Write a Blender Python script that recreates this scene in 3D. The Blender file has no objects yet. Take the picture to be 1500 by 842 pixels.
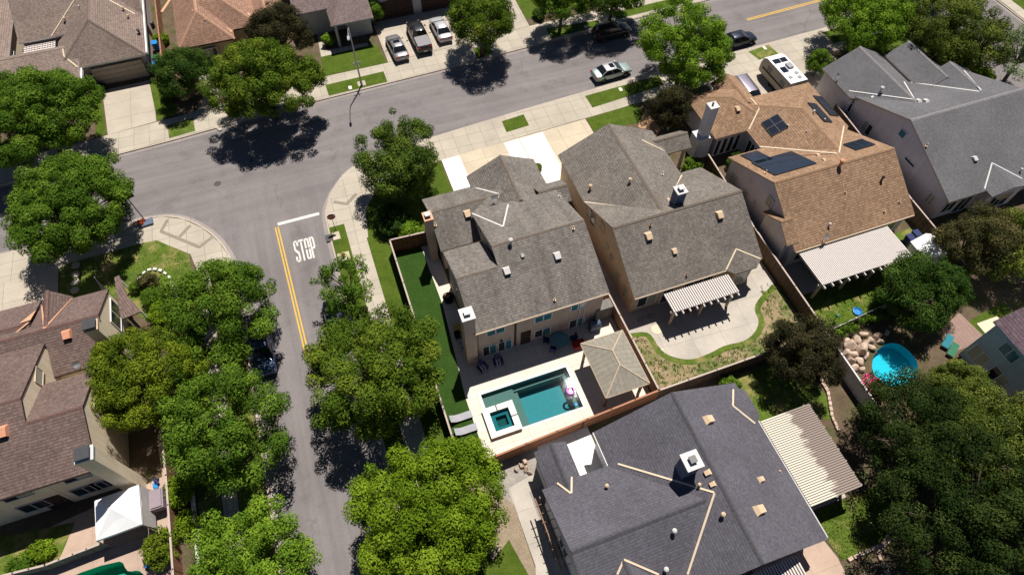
import bpy, bmesh, math, random
import numpy as np
from mathutils import Vector, Matrix
from mathutils.bvhtree import BVHTree
from mathutils.geometry import tessellate_polygon
random.seed(7)
C = bpy.context.scene.collection
R = math.radians
# ------------------------------------------------------------------ camera
def cam_axes(th, ro, az):
    th, ro, az = R(th), R(ro), R(az)
    f = Vector((math.cos(th)*math.cos(az), math.cos(th)*math.sin(az), -math.sin(th)))
    r = Vector((math.sin(az), -math.cos(az), 0)); u = r.cross(f)
    return r*math.cos(ro)+u*math.sin(ro), -r*math.sin(ro)+u*math.cos(ro), f
FOC = 935.0; CH = 49.0
cr, cu, cf = cam_axes(57.08, .79, 69.6)
CP = Vector(cf)*(CH/cf.z); CP.z = CH
def ray(px, py): return (cf*FOC + cr*(px-750) - cu*(py-421)).normalized()
def at(px, py, z=0.0):
    d = ray(px, py); return CP + d*((z-CP.z)/d.z)
def aty(px, py, y):
    d = ray(px, py); return CP + d*((y-CP.y)/d.y)
def atx(px, py, x):
    d = ray(px, py); return CP + d*((x-CP.x)/d.x)
def gp(*pts): return [tuple(at(*p)[:2]) for p in pts]
cd = bpy.data.cameras.new('camera'); cam = bpy.data.objects.new('camera', cd); C.objects.link(cam)
M = Matrix((cr, cu, -cf)).transposed().to_4x4(); M.translation = CP; cam.matrix_world = M
cd.sensor_width = 36; cd.lens = FOC/1500*36; cd.clip_end = 5000; cd.clip_start = 1
bpy.context.scene.camera = cam
# ------------------------------------------------------------------ light
S = bpy.context.scene
SD = Vector((.262, .385, 1)).normalized()
el = math.asin(SD.z); azs = math.atan2(SD.x, SD.y)
w = bpy.data.worlds.new('World'); S.world = w; w.use_nodes = True
nt = w.node_tree; bg = nt.nodes['Background']; sk = nt.nodes.new('ShaderNodeTexSky')
sk.sky_type = 'NISHITA'; sk.sun_disc = False; sk.air_density = .5; sk.dust_density = .1; sk.ozone_density = 2.0; sk.sun_elevation = el; sk.sun_rotation = azs
nt.links.new(sk.outputs[0], bg.inputs[0]); bg.inputs[1].default_value = .05
sl = bpy.data.lights.new('sun', 'SUN'); sl.energy = 5.0; sl.angle = R(.5); sl.color = (1, .95, .87)
so = bpy.data.objects.new('sun', sl); C.objects.link(so); so.rotation_euler = SD.to_track_quat('Z', 'Y').to_euler()
so.location = (0, 0, 80)
S.view_settings.view_transform = 'Standard'; S.view_settings.look = 'None'; S.view_settings.exposure = 0.3
S.cycles.max_bounces = 5; S.cycles.diffuse_bounces = 2; S.cycles.transparent_max_bounces = 8
# ------------------------------------------------------------------ materials
MATS = {}
def base_mat(name, rough=.8, spec=.3, metal=0):
    m = bpy.data.materials.new(name); m.use_nodes = True; b = m.node_tree.nodes['Principled BSDF']
    b.inputs['Roughness'].default_value = rough; b.inputs['Specular IOR Level'].default_value = spec
    b.inputs['Metallic'].default_value = metal
    MATS[name] = m
    return m, m.node_tree, b
def N(nt, t, **kw):
    n = nt.nodes.new(t)
    for k, v in kw.items():
        if k.startswith('_'): setattr(n, k[1:], v)
        else: n.inputs[k.replace('9', ' ')].default_value = v
    return n
def coords(nt, kind='Object', scale=(1, 1, 1), rot=0):
    tc = nt.nodes.new('ShaderNodeTexCoord'); mp = nt.nodes.new('ShaderNodeMapping')
    mp.inputs['Scale'].default_value = scale; mp.inputs['Rotation'].default_value = (0, 0, rot)
    nt.links.new(tc.outputs[kind], mp.inputs[0]); return mp.outputs[0]
def noise(nt, vec, scale, detail=4, rough=.6):
    n = N(nt, 'ShaderNodeTexNoise', Scale=scale, Detail=detail, Roughness=rough); nt.links.new(vec, n.inputs['Vector']); return n.outputs[0]
def ramp(nt, fac, stops):
    n = nt.nodes.new('ShaderNodeValToRGB'); e = n.color_ramp.elements
    while len(e) < len(stops): e.new(.5)
    for q, (p, c) in zip(e, stops):
        q.position = p; q.color = (*c, 1) if len(c) == 3 else c
    nt.links.new(fac, n.inputs[0]); return n.outputs[0]
def mix(nt, a, b, fac=1.0, op='MULTIPLY'):
    n = nt.nodes.new('ShaderNodeMix'); n.data_type = 'RGBA'; n.blend_type = op
    for s, v in ((0, fac), (6, a), (7, b)):
        if isinstance(v, (int, float)): n.inputs[s].default_value = v
        elif isinstance(v, tuple): n.inputs[s].default_value = (*v, 1)
        else: nt.links.new(v, n.inputs[s])
    return n.outputs[2]
def g3(v): return (v, v, v)
def bumpn(nt, b, h, st=.3, dist=.05):
    n = N(nt, 'ShaderNodeBump', Strength=st, Distance=dist); nt.links.new(h, n.inputs['Height']); nt.links.new(n.outputs[0], b.inputs['Normal'])
def plain(name, c, rough=.7, spec=.3, metal=0, var=.12, sc=3.0):
    m, nt, b = base_mat(name, rough, spec, metal)
    v = coords(nt)
    f = ramp(nt, noise(nt, v, sc), [(.25, g3(1-var)), (.75, g3(1+var))])
    nt.links.new(mix(nt, f, tuple(c)), b.inputs['Base Color']); return m
def stucco(name, c):
    m, nt, b = base_mat(name, .9, .15)
    v = coords(nt)
    f = ramp(nt, noise(nt, v, .6, 5), [(.25, g3(.88)), (.75, g3(1.08))])
    f2 = ramp(nt, noise(nt, v, 14, 3), [(.3, g3(.9)), (.7, g3(1.08))])
    vs = coords(nt, 'Object', (2.5, 2.5, .25))
    f3 = ramp(nt, noise(nt, vs, 1.0, 4), [(.35, g3(.93)), (.6, g3(1.03))])
    nt.links.new(mix(nt, mix(nt, mix(nt, f, f2), f3), tuple(c)), b.inputs['Base Color'])
    bumpn(nt, b, noise(nt, v, 30, 3), .35, .03); return m
def shingle(name, c, row=.21, wd=.22, streak=0.0, contrast=1.0, moss=None):
    """asphalt shingles: courses follow the eave, tabs vary a little, each course drops a thin edge line"""
    m, nt, b = base_mat(name, .95, .08)
    v = coords(nt, 'UV')
    sp = nt.nodes.new('ShaderNodeSeparateXYZ'); nt.links.new(v, sp.inputs[0])
    nz = noise(nt, v, 1.6, 3); ma = N(nt, 'ShaderNodeMath', _operation='MULTIPLY_ADD'); nt.links.new(nz, ma.inputs[0]); ma.inputs[1].default_value = .05; nt.links.new(sp.outputs[1], ma.inputs[2])
    dv = N(nt, 'ShaderNodeMath', _operation='DIVIDE'); nt.links.new(ma.outputs[0], dv.inputs[0]); dv.inputs[1].default_value = row
    fr = N(nt, 'ShaderNodeMath', _operation='FRACT'); nt.links.new(dv.outputs[0], fr.inputs[0])
    line = ramp(nt, fr.outputs[0], [(.0, g3(1-.42*contrast)), (.16, g3(1-.3*contrast)), (.30, g3(1.0)), (1.0, g3(1.08))])
    def br(w_, r_, amt):
        k = N(nt, 'ShaderNodeTexBrick', Scale=1.0, Bias=0.0); k.inputs['Brick Width'].default_value = w_; k.inputs['Row Height'].default_value = r_
        k.inputs['Mortar Size'].default_value = 0; k.inputs['Color1'].default_value = (*g3(1-amt), 1); k.inputs['Color2'].default_value = (*g3(1+amt), 1)
        nt.links.new(v, k.inputs['Vector']); return k.outputs['Color']
    f1 = ramp(nt, noise(nt, v, .25, 5), [(.3, g3(.85)), (.7, g3(1.12))])
    f2 = ramp(nt, noise(nt, v, 6.5, 4, .8), [(.3, g3(.70)), (.7, g3(1.3))])
    col = mix(nt, mix(nt, mix(nt, mix(nt, mix(nt, line, br(wd, row, .16*contrast)), br(wd*.57, row, .10*contrast)), f1), f2), tuple(c))
    if streak:
        vs = coords(nt, 'UV', (1.1, .16, 1))
        col = mix(nt, col, ramp(nt, noise(nt, vs, .8, 3, .5), [(.42, g3(1.0)), (.72, g3(1-streak))]))
    nt.links.new(col, b.inputs['Base Color'])
    bumpn(nt, b, line, .4, .03); return m
def concrete(name, c, jw=1.6, jh=1.6, rot=0, joint=.55, stain=.14, off=(0, 0)):
    m, nt, b = base_mat(name, .85, .2)
    v = coords(nt, 'Object', (1, 1, 1), rot)
    br = N(nt, 'ShaderNodeTexBrick', Scale=1.0, Bias=0.0); br.offset = 0
    br.inputs['Brick Width'].default_value = jw; br.inputs['Row Height'].default_value = jh
    br.inputs['Mortar Size'].default_value = .022; br.inputs['Mortar Smooth'].default_value = .2
    br.inputs['Color1'].default_value = (*[x*.95 for x in c], 1); br.inputs['Color2'].default_value = (*[x*1.05 for x in c], 1)
    br.inputs['Mortar'].default_value = (*[x*joint for x in c], 1)
    ad = nt.nodes.new('ShaderNodeVectorMath'); ad.inputs[1].default_value = (off[0], off[1], 0); nt.links.new(v, ad.inputs[0])
    nt.links.new(ad.outputs[0], br.inputs['Vector'])
    f = ramp(nt, noise(nt, v, .35, 6, .65), [(.3, g3(1-stain)), (.7, g3(1+stain*.6))])
    f2 = ramp(nt, noise(nt, v, 6, 4, .7), [(.3, g3(.93)), (.7, g3(1.05))])
    nt.links.new(mix(nt, mix(nt, br.outputs['Color'], f), f2), b.inputs['Base Color'])
    bumpn(nt, b, noise(nt, v, 18, 3), .15, .02); return m
def grass(name, c1, c2, dry=None, drya=.0):
    m, nt, b = base_mat(name, .95, .1)
    v = coords(nt)
    col = ramp(nt, noise(nt, v, .9, 7, .75), [(.32, c1), (.68, c2)])
    if dry:
        mk = ramp(nt, noise(nt, v, .5, 5, .7), [(.62-drya*.35, g3(0)), (.8-drya*.3, g3(1))])
        col = mix(nt, col, tuple(dry), mk, 'MIX')
    f2 = ramp(nt, noise(nt, v, 9, 5, .8), [(.3, g3(.62)), (.7, g3(1.35))])
    nt.links.new(mix(nt, col, f2), b.inputs['Base Color'])
    bumpn(nt, b, noise(nt, v, 22, 4, .8), .8, .08); return m
def asphalt(name):
    m, nt, b = base_mat(name, .9, .15)
    v = coords(nt); c = (.205, .184, .184)
    f = ramp(nt, noise(nt, v, .12, 6, .65), [(.3, g3(.87)), (.7, g3(1.1))])
    f2 = ramp(nt, noise(nt, v, 12, 4, .8), [(.3, g3(.86)), (.7, g3(1.14))])
    vx = coords(nt, 'Object', (1.0, .035, 1)); vy = coords(nt, 'Object', (.035, 1.0, 1))
    sx = ramp(nt, noise(nt, vx, 1.1, 4), [(.35, g3(.85)), (.65, g3(1.07))])
    sy = ramp(nt, noise(nt, vy, 1.1, 4), [(.35, g3(.87)), (.65, g3(1.07))])
    # wheel streaks run along each street: pick by side of the junction (y = 17)
    sep = nt.nodes.new('ShaderNodeSeparateXYZ'); nt.links.new(v, sep.inputs[0])
    st = ramp(nt, sep.outputs[1], [(0.0, g3(0)), (1.0, g3(1))])
    mr = N(nt, 'ShaderNodeMapRange'); mr.inputs[1].default_value = 12; mr.inputs[2].default_value = 22
    nt.links.new(sep.outputs[1], mr.inputs[0])
    s = mix(nt, sx, sy, mr.outputs[0], 'MIX')
    # oil and patch darkening blotches, cracks
    bl = ramp(nt, noise(nt, v, .5, 3, .5), [(.56, g3(1)), (.76, g3(.82))])
    vo = N(nt, 'ShaderNodeTexVoronoi', Scale=.16, _feature='DISTANCE_TO_EDGE')
    wv = nt.nodes.new('ShaderNodeVectorMath'); nz = N(nt, 'ShaderNodeTexNoise', Scale=.8, Detail=4.0); nt.links.new(v, nz.inputs['Vector'])
    wv.operation = 'MULTIPLY_ADD'; nt.links.new(nz.outputs[1], wv.inputs[0]); wv.inputs[1].default_value = (2.2, 2.2, 0); nt.links.new(v, wv.inputs[2])
    nt.links.new(wv.outputs[0], vo.inputs['Vector'])
    ck = ramp(nt, vo.outputs['Distance'], [(.0, g3(.8)), (.005, g3(1.0))])
    col = mix(nt, mix(nt, mix(nt, mix(nt, mix(nt, f, f2), s), bl), ck), c)
    nt.links.new(col, b.inputs['Base Color']); bumpn(nt, b, noise(nt, v, 25, 3), .25, .02); return m
def boards(name, c, pitch=.15, axis='u', dark=.35, var=.2, rough=.85, gap=.08):
    """boards or slats: stripes along the face's own u or v metre coordinate"""
    m, nt, b = base_mat(name, rough, .2)
    v = coords(nt, 'UV')
    br = N(nt, 'ShaderNodeTexBrick', Scale=1.0); br.offset = 0
    if axis == 'u': br.inputs['Brick Width'].default_value = pitch; br.inputs['Row Height'].default_value = 50
    else: br.inputs['Brick Width'].default_value = 50; br.inputs['Row Height'].default_value = pitch
    br.inputs['Mortar Size'].default_value = pitch*gap; br.inputs['Mortar Smooth'].default_value = .1
    br.inputs['Color1'].default_value = (*[x*(1-var) for x in c], 1); br.inputs['Color2'].default_value = (*[x*(1+var) for x in c], 1)
    br.inputs['Mortar'].default_value = (*[x*dark for x in c], 1); nt.links.new(v, br.inputs['Vector'])
    f = ramp(nt, noise(nt, v, 2.5, 5, .7), [(.3, g3(.8)), (.7, g3(1.15))])
    nt.links.new(mix(nt, br.outputs['Color'], f), b.inputs['Base Color']); return m
def leafmat(name, c1, c2, c3, trans=.2):
    trans = min(trans, .16)
    m, nt, b = base_mat(name, .8, .06)
    a = nt.nodes.new('ShaderNodeAttribute'); a.attribute_name = 'tint'
    col = ramp(nt, a.outputs['Fac'], [(.0, c1), (.55, c2), (1.0, c3)])
    nt.links.new(col, b.inputs['Base Color'])
    t = nt.nodes.new('ShaderNodeBsdfTranslucent'); ms = nt.nodes.new('ShaderNodeMixShader'); ms.inputs[0].default_value = trans
    nt.links.new(mix(nt, col, (1.15, 1.35, .55)), t.inputs[0]); out = nt.nodes['Material Output']
    nt.links.new(b.outputs[0], ms.inputs[1]); nt.links.new(t.outputs[0], ms.inputs[2]); nt.links.new(ms.outputs[0], out.inputs[0]); return m
def glassmat(name, c=(.02, .03, .035), rough=.06):
    m, nt, b = base_mat(name, rough, .6); b.inputs['Base Color'].default_value = (*c, 1)
    v = coords(nt); bumpn(nt, b, noise(nt, v, 2.0, 2), .04, .05); return m
def water(name, c, amt=.9):
    m, nt, b = base_mat(name)
    t = nt.nodes.new('ShaderNodeBsdfTransparent'); t.inputs[0].default_value = (*c, 1)
    g = nt.nodes.new('ShaderNodeBsdfGlossy'); g.inputs['Roughness'].default_value = .02
    fr = N(nt, 'ShaderNodeFresnel', IOR=1.33); ms = nt.nodes.new('ShaderNodeMixShader')
    v = coords(nt); bp = N(nt, 'ShaderNodeBump', Strength=.25, Distance=.008)
    nt.links.new(noise(nt, v, 2.2, 4), bp.inputs['Height']); nt.links.new(bp.outputs[0], g.inputs['Normal']); nt.links.new(bp.outputs[0], fr.inputs['Normal'])
    nt.links.new(fr.outputs[0], ms.inputs[0]); nt.links.new(t.outputs[0], ms.inputs[1]); nt.links.new(g.outputs[0], ms.inputs[2])
    nt.links.new(ms.outputs[0], nt.nodes['Material Output'].inputs[0]); return m
def carpaint(name, c, metal=.35):
    m, nt, b = base_mat(name, .42, .4, metal); b.inputs['Base Color'].default_value = (*c, 1)
    b.inputs['Coat Weight'].default_value = .6; b.inputs['Coat Roughness'].default_value = .08; return m
def caustic(name, c):
    m, nt, b = base_mat(name, .8, .2)
    v = coords(nt); vo = N(nt, 'ShaderNodeTexVoronoi', Scale=1.8, _feature='DISTANCE_TO_EDGE')
    nt.links.new(v, vo.inputs['Vector'])
    f = ramp(nt, noise(nt, v, 1.5, 5, .7), [(.3, g3(.8)), (.7, g3(1.15))])
    nt.links.new(mix(nt, f, tuple(c)), b.inputs['Base Color']); return m
# ------------------------------------------------------------------ mesh helpers
ORG = {}
class MB:
    def __init__(s): s.v = []; s.f = []; s.m = []
    def add(s, vs, fs, mi=0):
        o = len(s.v); s.v += [tuple(p) for p in vs]; s.f += [tuple(i+o for i in f) for f in fs]; s.m += [mi]*len(fs); return s
    def box(s, x0, x1, y0, y1, z0, z1, mi=0):
        return s.add([(x0,y0,z0),(x1,y0,z0),(x1,y1,z0),(x0,y1,z0),(x0,y0,z1),(x1,y0,z1),(x1,y1,z1),(x0,y1,z1)],
                     [(0,3,2,1),(4,5,6,7),(0,1,5,4),(1,2,6,5),(2,3,7,6),(3,0,4,7)], mi)
    def rbox(s, cx, cy, cz, sx, sy, sz, rz=0, mi=0, ry=0, rx=0):
        q = Matrix.Translation((cx, cy, cz)) @ Matrix.Rotation(rz, 4, 'Z') @ Matrix.Rotation(ry, 4, 'Y') @ Matrix.Rotation(rx, 4, 'X')
        P = [(-1,-1,-1),(1,-1,-1),(1,1,-1),(-1,1,-1),(-1,-1,1),(1,-1,1),(1,1,1),(-1,1,1)]
        return s.add([q @ Vector((a*sx/2, b*sy/2, c*sz/2)) for a, b, c in P],
                     [(0,3,2,1),(4,5,6,7),(0,1,5,4),(1,2,6,5),(2,3,7,6),(3,0,4,7)], mi)
    def prism(s, poly, z0, z1, mi=0, side=None):
        n = len(poly)
        ar = sum(poly[i][0]*poly[(i+1)%n][1]-poly[(i+1)%n][0]*poly[i][1] for i in range(n))
        if ar < 0: poly = poly[::-1]
        tri = tessellate_polygon([[Vector((p[0], p[1], 0)) for p in poly]])
        o = len(s.v); s.v += [(p[0], p[1], z0) for p in poly]+[(p[0], p[1], z1) for p in poly]
        for t in tri:
            a, b, c = t
            A, B, Cc = (Vector(poly[k]) for k in (a, b, c))
            if (B-A).cross(Cc-A) < 0: a, c = c, a
            s.f.append((o+n+a, o+n+b, o+n+c)); s.m.append(mi); s.f.append((o+c, o+b, o+a)); s.m.append(mi)
        for i in range(n):
            j = (i+1) % n; s.f.append((o+i, o+j, o+n+j, o+n+i)); s.m.append(mi if side is None else side)
        return s
    def tube(s, pts, rad, n=8, mi=0, cap=True):
        pts = [Vector(p) for p in pts]; rad = rad if isinstance(rad, (list, tuple)) else [rad]*len(pts)
        o = len(s.v); k = len(pts)
        for i, p in enumerate(pts):
            d = (pts[min(i+1, k-1)]-pts[max(i-1, 0)]).normalized()
            a = d.orthogonal().normalized() if abs(d.z) > .99 or True else None
            up = Vector((0, 0, 1)) if abs(d.z) < .95 else Vector((1, 0, 0))
            a = d.cross(up).normalized(); b = d.cross(a)
            for j in range(n):
                t = 2*math.pi*j/n; s.v.append(tuple(p+(a*math.cos(t)+b*math.sin(t))*rad[i]))
        for i in range(k-1):
            for j in range(n):
                q = (j+1) % n; s.f.append((o+i*n+j, o+(i+1)*n+j, o+(i+1)*n+q, o+i*n+q)); s.m.append(mi)
        if cap:
            s.f.append(tuple(o+j for j in range(n))); s.f.append(tuple(o+(k-1)*n+j for j in range(n))[::-1]); s.m += [mi, mi]
        return s
    def lathe(s, cx, cy, prof, n=16, mi=0):
        o = len(s.v)
        for r, z in prof:
            for j in range(n): t = 2*math.pi*j/n; s.v.append((cx+r*math.cos(t), cy+r*math.sin(t), z))
        for i in range(len(prof)-1):
            for j in range(n): q = (j+1) % n; s.f.append((o+i*n+j, o+i*n+q, o+(i+1)*n+q, o+(i+1)*n+j)); s.m.append(mi)
        s.f.append(tuple(o+j for j in range(n))[::-1]); s.f.append(tuple(o+(len(prof)-1)*n+j for j in range(n))); s.m += [mi, mi]; return s
    def build(s, name, mats, parent=None, world=True, smooth=False, uv=True):
        if not isinstance(mats, (list, tuple)): mats = [mats]
        org = Vector(ORG.get(parent.name, (0, 0, 0))) if (parent is not None and world) else Vector((0, 0, 0))
        V = [(a-org.x, b-org.y, c-org.z) for a, b, c in s.v]
        me = bpy.data.meshes.new(name); me.from_pydata(V, [], s.f)
        for mm in mats: me.materials.append(MATS[mm] if isinstance(mm, str) else mm)
        me.polygons.foreach_set('material_index', s.m)
        if smooth: me.polygons.foreach_set('use_smooth', [True]*len(s.f))
        if uv:
            l = me.uv_layers.new(name='UVMap').data
            for p in me.polygons:
                n = p.normal
                h = Vector((-n.y, n.x, 0)) if abs(n.z) < .995 else Vector((1, 0, 0))
                h.normalize(); vv = n.cross(h)
                if vv.z < 0 and abs(n.z) < .995: pass
                for li in p.loop_indices:
                    c = Vector(s.v[me.loops[li].vertex_index]); l[li].uv = (c.dot(h), c.dot(vv))
        me.update()
        o = bpy.data.objects.new(name, me); C.objects.link(o)
        if parent is not None: o.parent = parent
        ORG[o.name] = tuple(org)
        return o
def tag(o, label=None, cat=None, group=None, kind=None):
    if label: o['label'] = label
    if cat: o['category'] = cat
    if group: o['group'] = group
    if kind: o['kind'] = kind
    return o
def thing(name, label, cat, loc=(0, 0, 0), rz=0, group=None):
    o = bpy.data.objects.new(name, None); C.objects.link(o); o.location = loc; o.rotation_euler = (0, 0, rz); o.empty_display_size = .3
    ORG[o.name] = tuple(loc); return tag(o, label, cat, group)
def copy_tree(o, parent=None):
    c = o.copy(); C.objects.link(c)
    if parent is not None: c.parent = parent
    ORG[c.name] = ORG.get(o.name, (0, 0, 0))
    for ch in [k for k in bpy.data.objects if k.parent == o]: copy_tree(ch, c)
    return c
def sheet(name, polys, z, m, kind='structure', label=None, cat=None):
    mb = MB()
    for p in polys:
        n = len(p); holes = []
        if isinstance(p[0][0], (tuple, list)): loops = p
        else: loops = [p]
        vl = [Vector((q[0], q[1], 0)) for L in loops for q in L]
        tri = tessellate_polygon([[Vector((q[0], q[1], 0)) for q in L] for L in loops])
        fs = []
        for a, b, c in tri:
            if (vl[b]-vl[a]).cross(vl[c]-vl[a]).z < 0: a, c = c, a
            fs.append((a, b, c))
        mb.add([(q.x, q.y, z) for q in vl], fs)
    o = mb.build(name, m); o['kind'] = kind
    if label: o['label'] = label
    if cat: o['category'] = cat
    return o
def rect(x0, x1, y0, y1): return [(x0, y0), (x1, y0), (x1, y1), (x0, y1)]
def smoothpoly(pts, k=3, closed=True):
    n = len(pts); out = []
    g = lambda i: Vector(pts[i % n if closed else min(max(i, 0), n-1)])
    for i in range(n if closed else n-1):
        p0, p1, p2, p3 = g(i-1), g(i), g(i+1), g(i+2); L = (p2-p1).length
        if L > 9: out.append(tuple(p1)); continue
        t1 = (p2-p0).normalized()*L if (p1-p0).length < 9 else (p2-p1); t2 = (p3-p1).normalized()*L if (p3-p2).length < 9 else (p2-p1)
        for t in range(k):
            u = t/k; out.append(tuple(p1*(2*u**3-3*u*u+1)+t1*(u**3-2*u*u+u)+p2*(3*u*u-2*u**3)+t2*(u**3-u*u)))
    if not closed: out.append(tuple(pts[-1]))
    return out
# ------------------------------------------------------------------ material set
asphalt('asphalt')
concrete('sidewalk', (.44, .39, .32), 1.55, 1.55, R(1.5))
concrete('driveway_concrete', (.53, .45, .34), 2.9, 2.7, 0, .6)
concrete('driveway_grey', (.46, .40, .33), 2.9, 2.7, 0, .6, .18)
concrete('gutter_concrete', (.30, .265, .245), 3.0, 30, 0, .7)
concrete('white_concrete', (.82, .79, .74), 2.4, 2.4, 0, .6, .05)
concrete('kerb_concrete', (.46, .39, .33), 3.0, 30, 0, .7)
concrete('ramp_concrete', (.27, .235, .19), .3, .3, 0, .85)
concrete('pool_deck', (.68, .61, .52), 1.5, 1.5, 0, .72, .08, (.3, .2))
concrete('patio_concrete', (.46, .415, .36), 2.7, 2.4, R(3), .7, .2)
concrete('pink_patio', (.45, .33, .26), 3.0, 3.0, 0, .8, .2)
concrete('paver', (.30, .2, .17), .4, .2, 0, .7, .15)
grass('lawn_grass', (.052, .088, .010), (.10, .145, .018))
grass('patchy_grass', (.06, .11, .015), (.14, .19, .03), (.36, .28, .12), .35)
grass('turf', (.026, .062, .010), (.04, .085, .015))
grass('dry_bed', (.30, .22, .13), (.40, .30, .19), (.10, .15, .03), .55)
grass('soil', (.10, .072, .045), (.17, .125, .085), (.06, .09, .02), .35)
grass('dirt', (.27, .21, .15), (.38, .3, .21), (.12, .15, .04), .12)
grass('gravel_mat', (.26, .24, .215), (.42, .38, .34))
grass('orange_soil', (.42, .25, .14), (.52, .34, .2))
plain('road_white', (.62, .6, .56), .8, var=.2, sc=6); plain('road_yellow', (.68, .40, .05), .8, var=.12, sc=5)
plain('iron', (.07, .06, .06), .6, var=.2); plain('black_plastic', (.012, .012, .013), .5); plain('dark_metal', (.05, .05, .055), .45, .5)
plain('galvanised', (.42, .42, .43), .4, .5, .6); plain('white_paint', (.78, .77, .75), .6, var=.04); plain('trim_tan', (.55, .43, .31), .7, var=.08)
plain('flashing_tan', (.62, .5, .36), .6, var=.08); plain('flashing_salmon', (.62, .33, .2), .6, var=.08); plain('flashing_white', (.6, .58, .56), .6, var=.08)
plain('vent_tan', (.62, .45, .3), .6, var=.1); plain('vent_white', (.56, .54, .53), .5, var=.06); plain('vent_salmon', (.62, .29, .18), .6)
plain('navy_shade', (.10, .13, .2), .7); plain('red_paint', (.35, .02, .02), .5, var=.1); plain('orange_plastic', (.75, .12, .03), .4)
plain('blue_plastic', (.02, .22, .6), .4); plain('green_plastic', (.03, .15, .08), .4); plain('grey_plastic', (.3, .3, .32), .5); plain('brown_leather', (.22, .12, .07), .6)
plain('hydrant_yellow', (.62, .42, .05), .5); plain('rubber', (.015, .015, .016), .8); plain('alloy', (.45, .45, .47), .35, .5, .8)
plain('canvas_white', (.9, .9, .9), .8, var=.02); plain('canvas_grey', (.4, .38, .37), .9); plain('lounger_grey', (.34, .34, .37), .8); plain('grill_cover', (.27, .22, .25), .8)
plain('pool_plaster', (.06, .26, .30), .7, var=.06); plain('pool_shelf', (.16, .19, .17), .7, var=.08); plain('blue_plaster', (.05, .50, .62), .7, var=.08)
plain('stone', (.42, .31, .24), .85, var=.25, sc=2); plain('stone_light', (.50, .38, .30), .85, var=.35, sc=2.2); plain('bark', (.12, .09, .065), .9, var=.3, sc=4)
plain('purple_float', (.5, .15, .55), .5); plain('pink_flower', (.7, .05, .2), .7); plain('red_cloth', (.28, .02, .02), .9); plain('navy', (.012, .02, .1), .6)
plain('white_tile', (.62, .55, .52), .7, var=.15, sc=4); plain('camper_tan', (.35, .31, .26), .5); plain('green_liner', (.02, .42, .27), .6)
boards('fence_wood', (.27, .14, .085), .14); boards('fence_rail', (.44, .20, .11), .42, 'v', .08, gap=.16); boards('fence_dark', (.12, .08, .055), .14); boards('fence_white', (.62, .58, .56), .15, 'u', .6, .06)
boards('gate_grey', (.2, .185, .17), .16, 'u', .4, .12)
boards('metal_roof_tan', (.28, .255, .21), .42, 'u', .8, .05, .5); boards('corrugated_white', (.62, .56, .50), .3, 'u', .3, .04, .6); boards('garage_panel', (.42, .35, .29), .6, 'v', .6, .03); boards('garage_dark', (.055, .035, .03), .5, 'v', .5, .1)
boards('siding_white', (.75, .73, .7), .2, 'v', .6, .03)
glassmat('window_glass'); glassmat('blue_glass', (.04, .20, .25)); glassmat('shade_glass', (.36, .37, .30), .2); glassmat('car_glass', (.01, .012, .016), .04)
glassmat('solar_cell', (.012, .016, .03), .15)
shingle('roof_grey_brown', (.192, .172, .155), streak=.3); shingle('roof_beige_grey', (.19, .168, .148), streak=.1)
shingle('roof_brown', (.29, .185, .12), .23, .24, contrast=1.1); shingle('roof_grey', (.135, .132, .142), .2, contrast=.5); shingle('roof_charcoal', (.105, .10, .118), .2, contrast=.6)
shingle('roof_mauve', (.155, .11, .098), .22); shingle('roof_taupe', (.225, .172, .148)); shingle('roof_orange', (.30, .18, .13)); shingle('roof_purple_grey', (.19, .145, .14)); shingle('roof_purple', (.12, .085, .10), .25, .25)
for n_, c_ in (('ridge_grey_brown', (.17, .14, .115)), ('ridge_brown', (.27, .17, .105)), ('ridge_grey', (.24, .225, .23)), ('ridge_charcoal', (.075, .072, .082)), ('ridge_mauve', (.15, .09, .08)), ('ridge_taupe', (.17, .13, .11)), ('ridge_orange', (.42, .25, .17))):
    plain(n_, c_, .9, .1, var=.3, sc=5)
stucco('stucco_grey_beige', (.54, .44, .37)); stucco('stucco_beige', (.60, .46, .31)); stucco('stucco_lavender', (.64, .60, .64)); stucco('stucco_pale', (.72, .66, .67))
stucco('stucco_white', (.62, .62, .66)); stucco('stucco_cream', (.80, .67, .50)); stucco('stucco_blue_grey', (.54, .62, .65)); stucco('stucco_pink_grey', (.45, .38, .35)); stucco('stucco_cool', (.42, .42, .46))
leafmat('leaf_bright', (0.062, 0.129, 0.009), (0.134, 0.235, 0.018), (0.246, 0.358, 0.034))
leafmat('leaf_mid', (0.036, 0.081, 0.008), (0.084, 0.157, 0.014), (0.179, 0.274, 0.029))
leafmat('leaf_lime', (.07, .13, .006), (.14, .22, .012), (.235, .325, .025))
leafmat('leaf_dark', (0.019, 0.044, 0.008), (0.046, 0.093, 0.014), (0.110, 0.169, 0.029), .18)
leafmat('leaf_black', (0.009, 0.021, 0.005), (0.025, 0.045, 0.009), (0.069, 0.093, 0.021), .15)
leafmat('leaf_olive', (0.040, 0.062, 0.009), (0.095, 0.129, 0.020), (0.212, 0.235, 0.045), .2)
leafmat('leaf_conifer', (0.050, 0.078, 0.007), (0.112, 0.163, 0.011), (0.224, 0.268, 0.020), .2)
leafmat('leaf_plum', (.018, .017, .009), (.04, .038, .016), (.085, .075, .03), .12)
leafmat('leaf_brown', (0.038, 0.038, 0.015), (0.084, 0.078, 0.029), (0.157, 0.134, 0.050), .15)
leafmat('leaf_pale', (0.112, 0.157, 0.067), (0.224, 0.291, 0.145), (0.402, 0.447, 0.291), .2)
leafmat('leaf_autumn', (0.041, 0.076, 0.007), (0.091, 0.152, 0.014), (0.213, 0.254, 0.027), .25)
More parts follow.
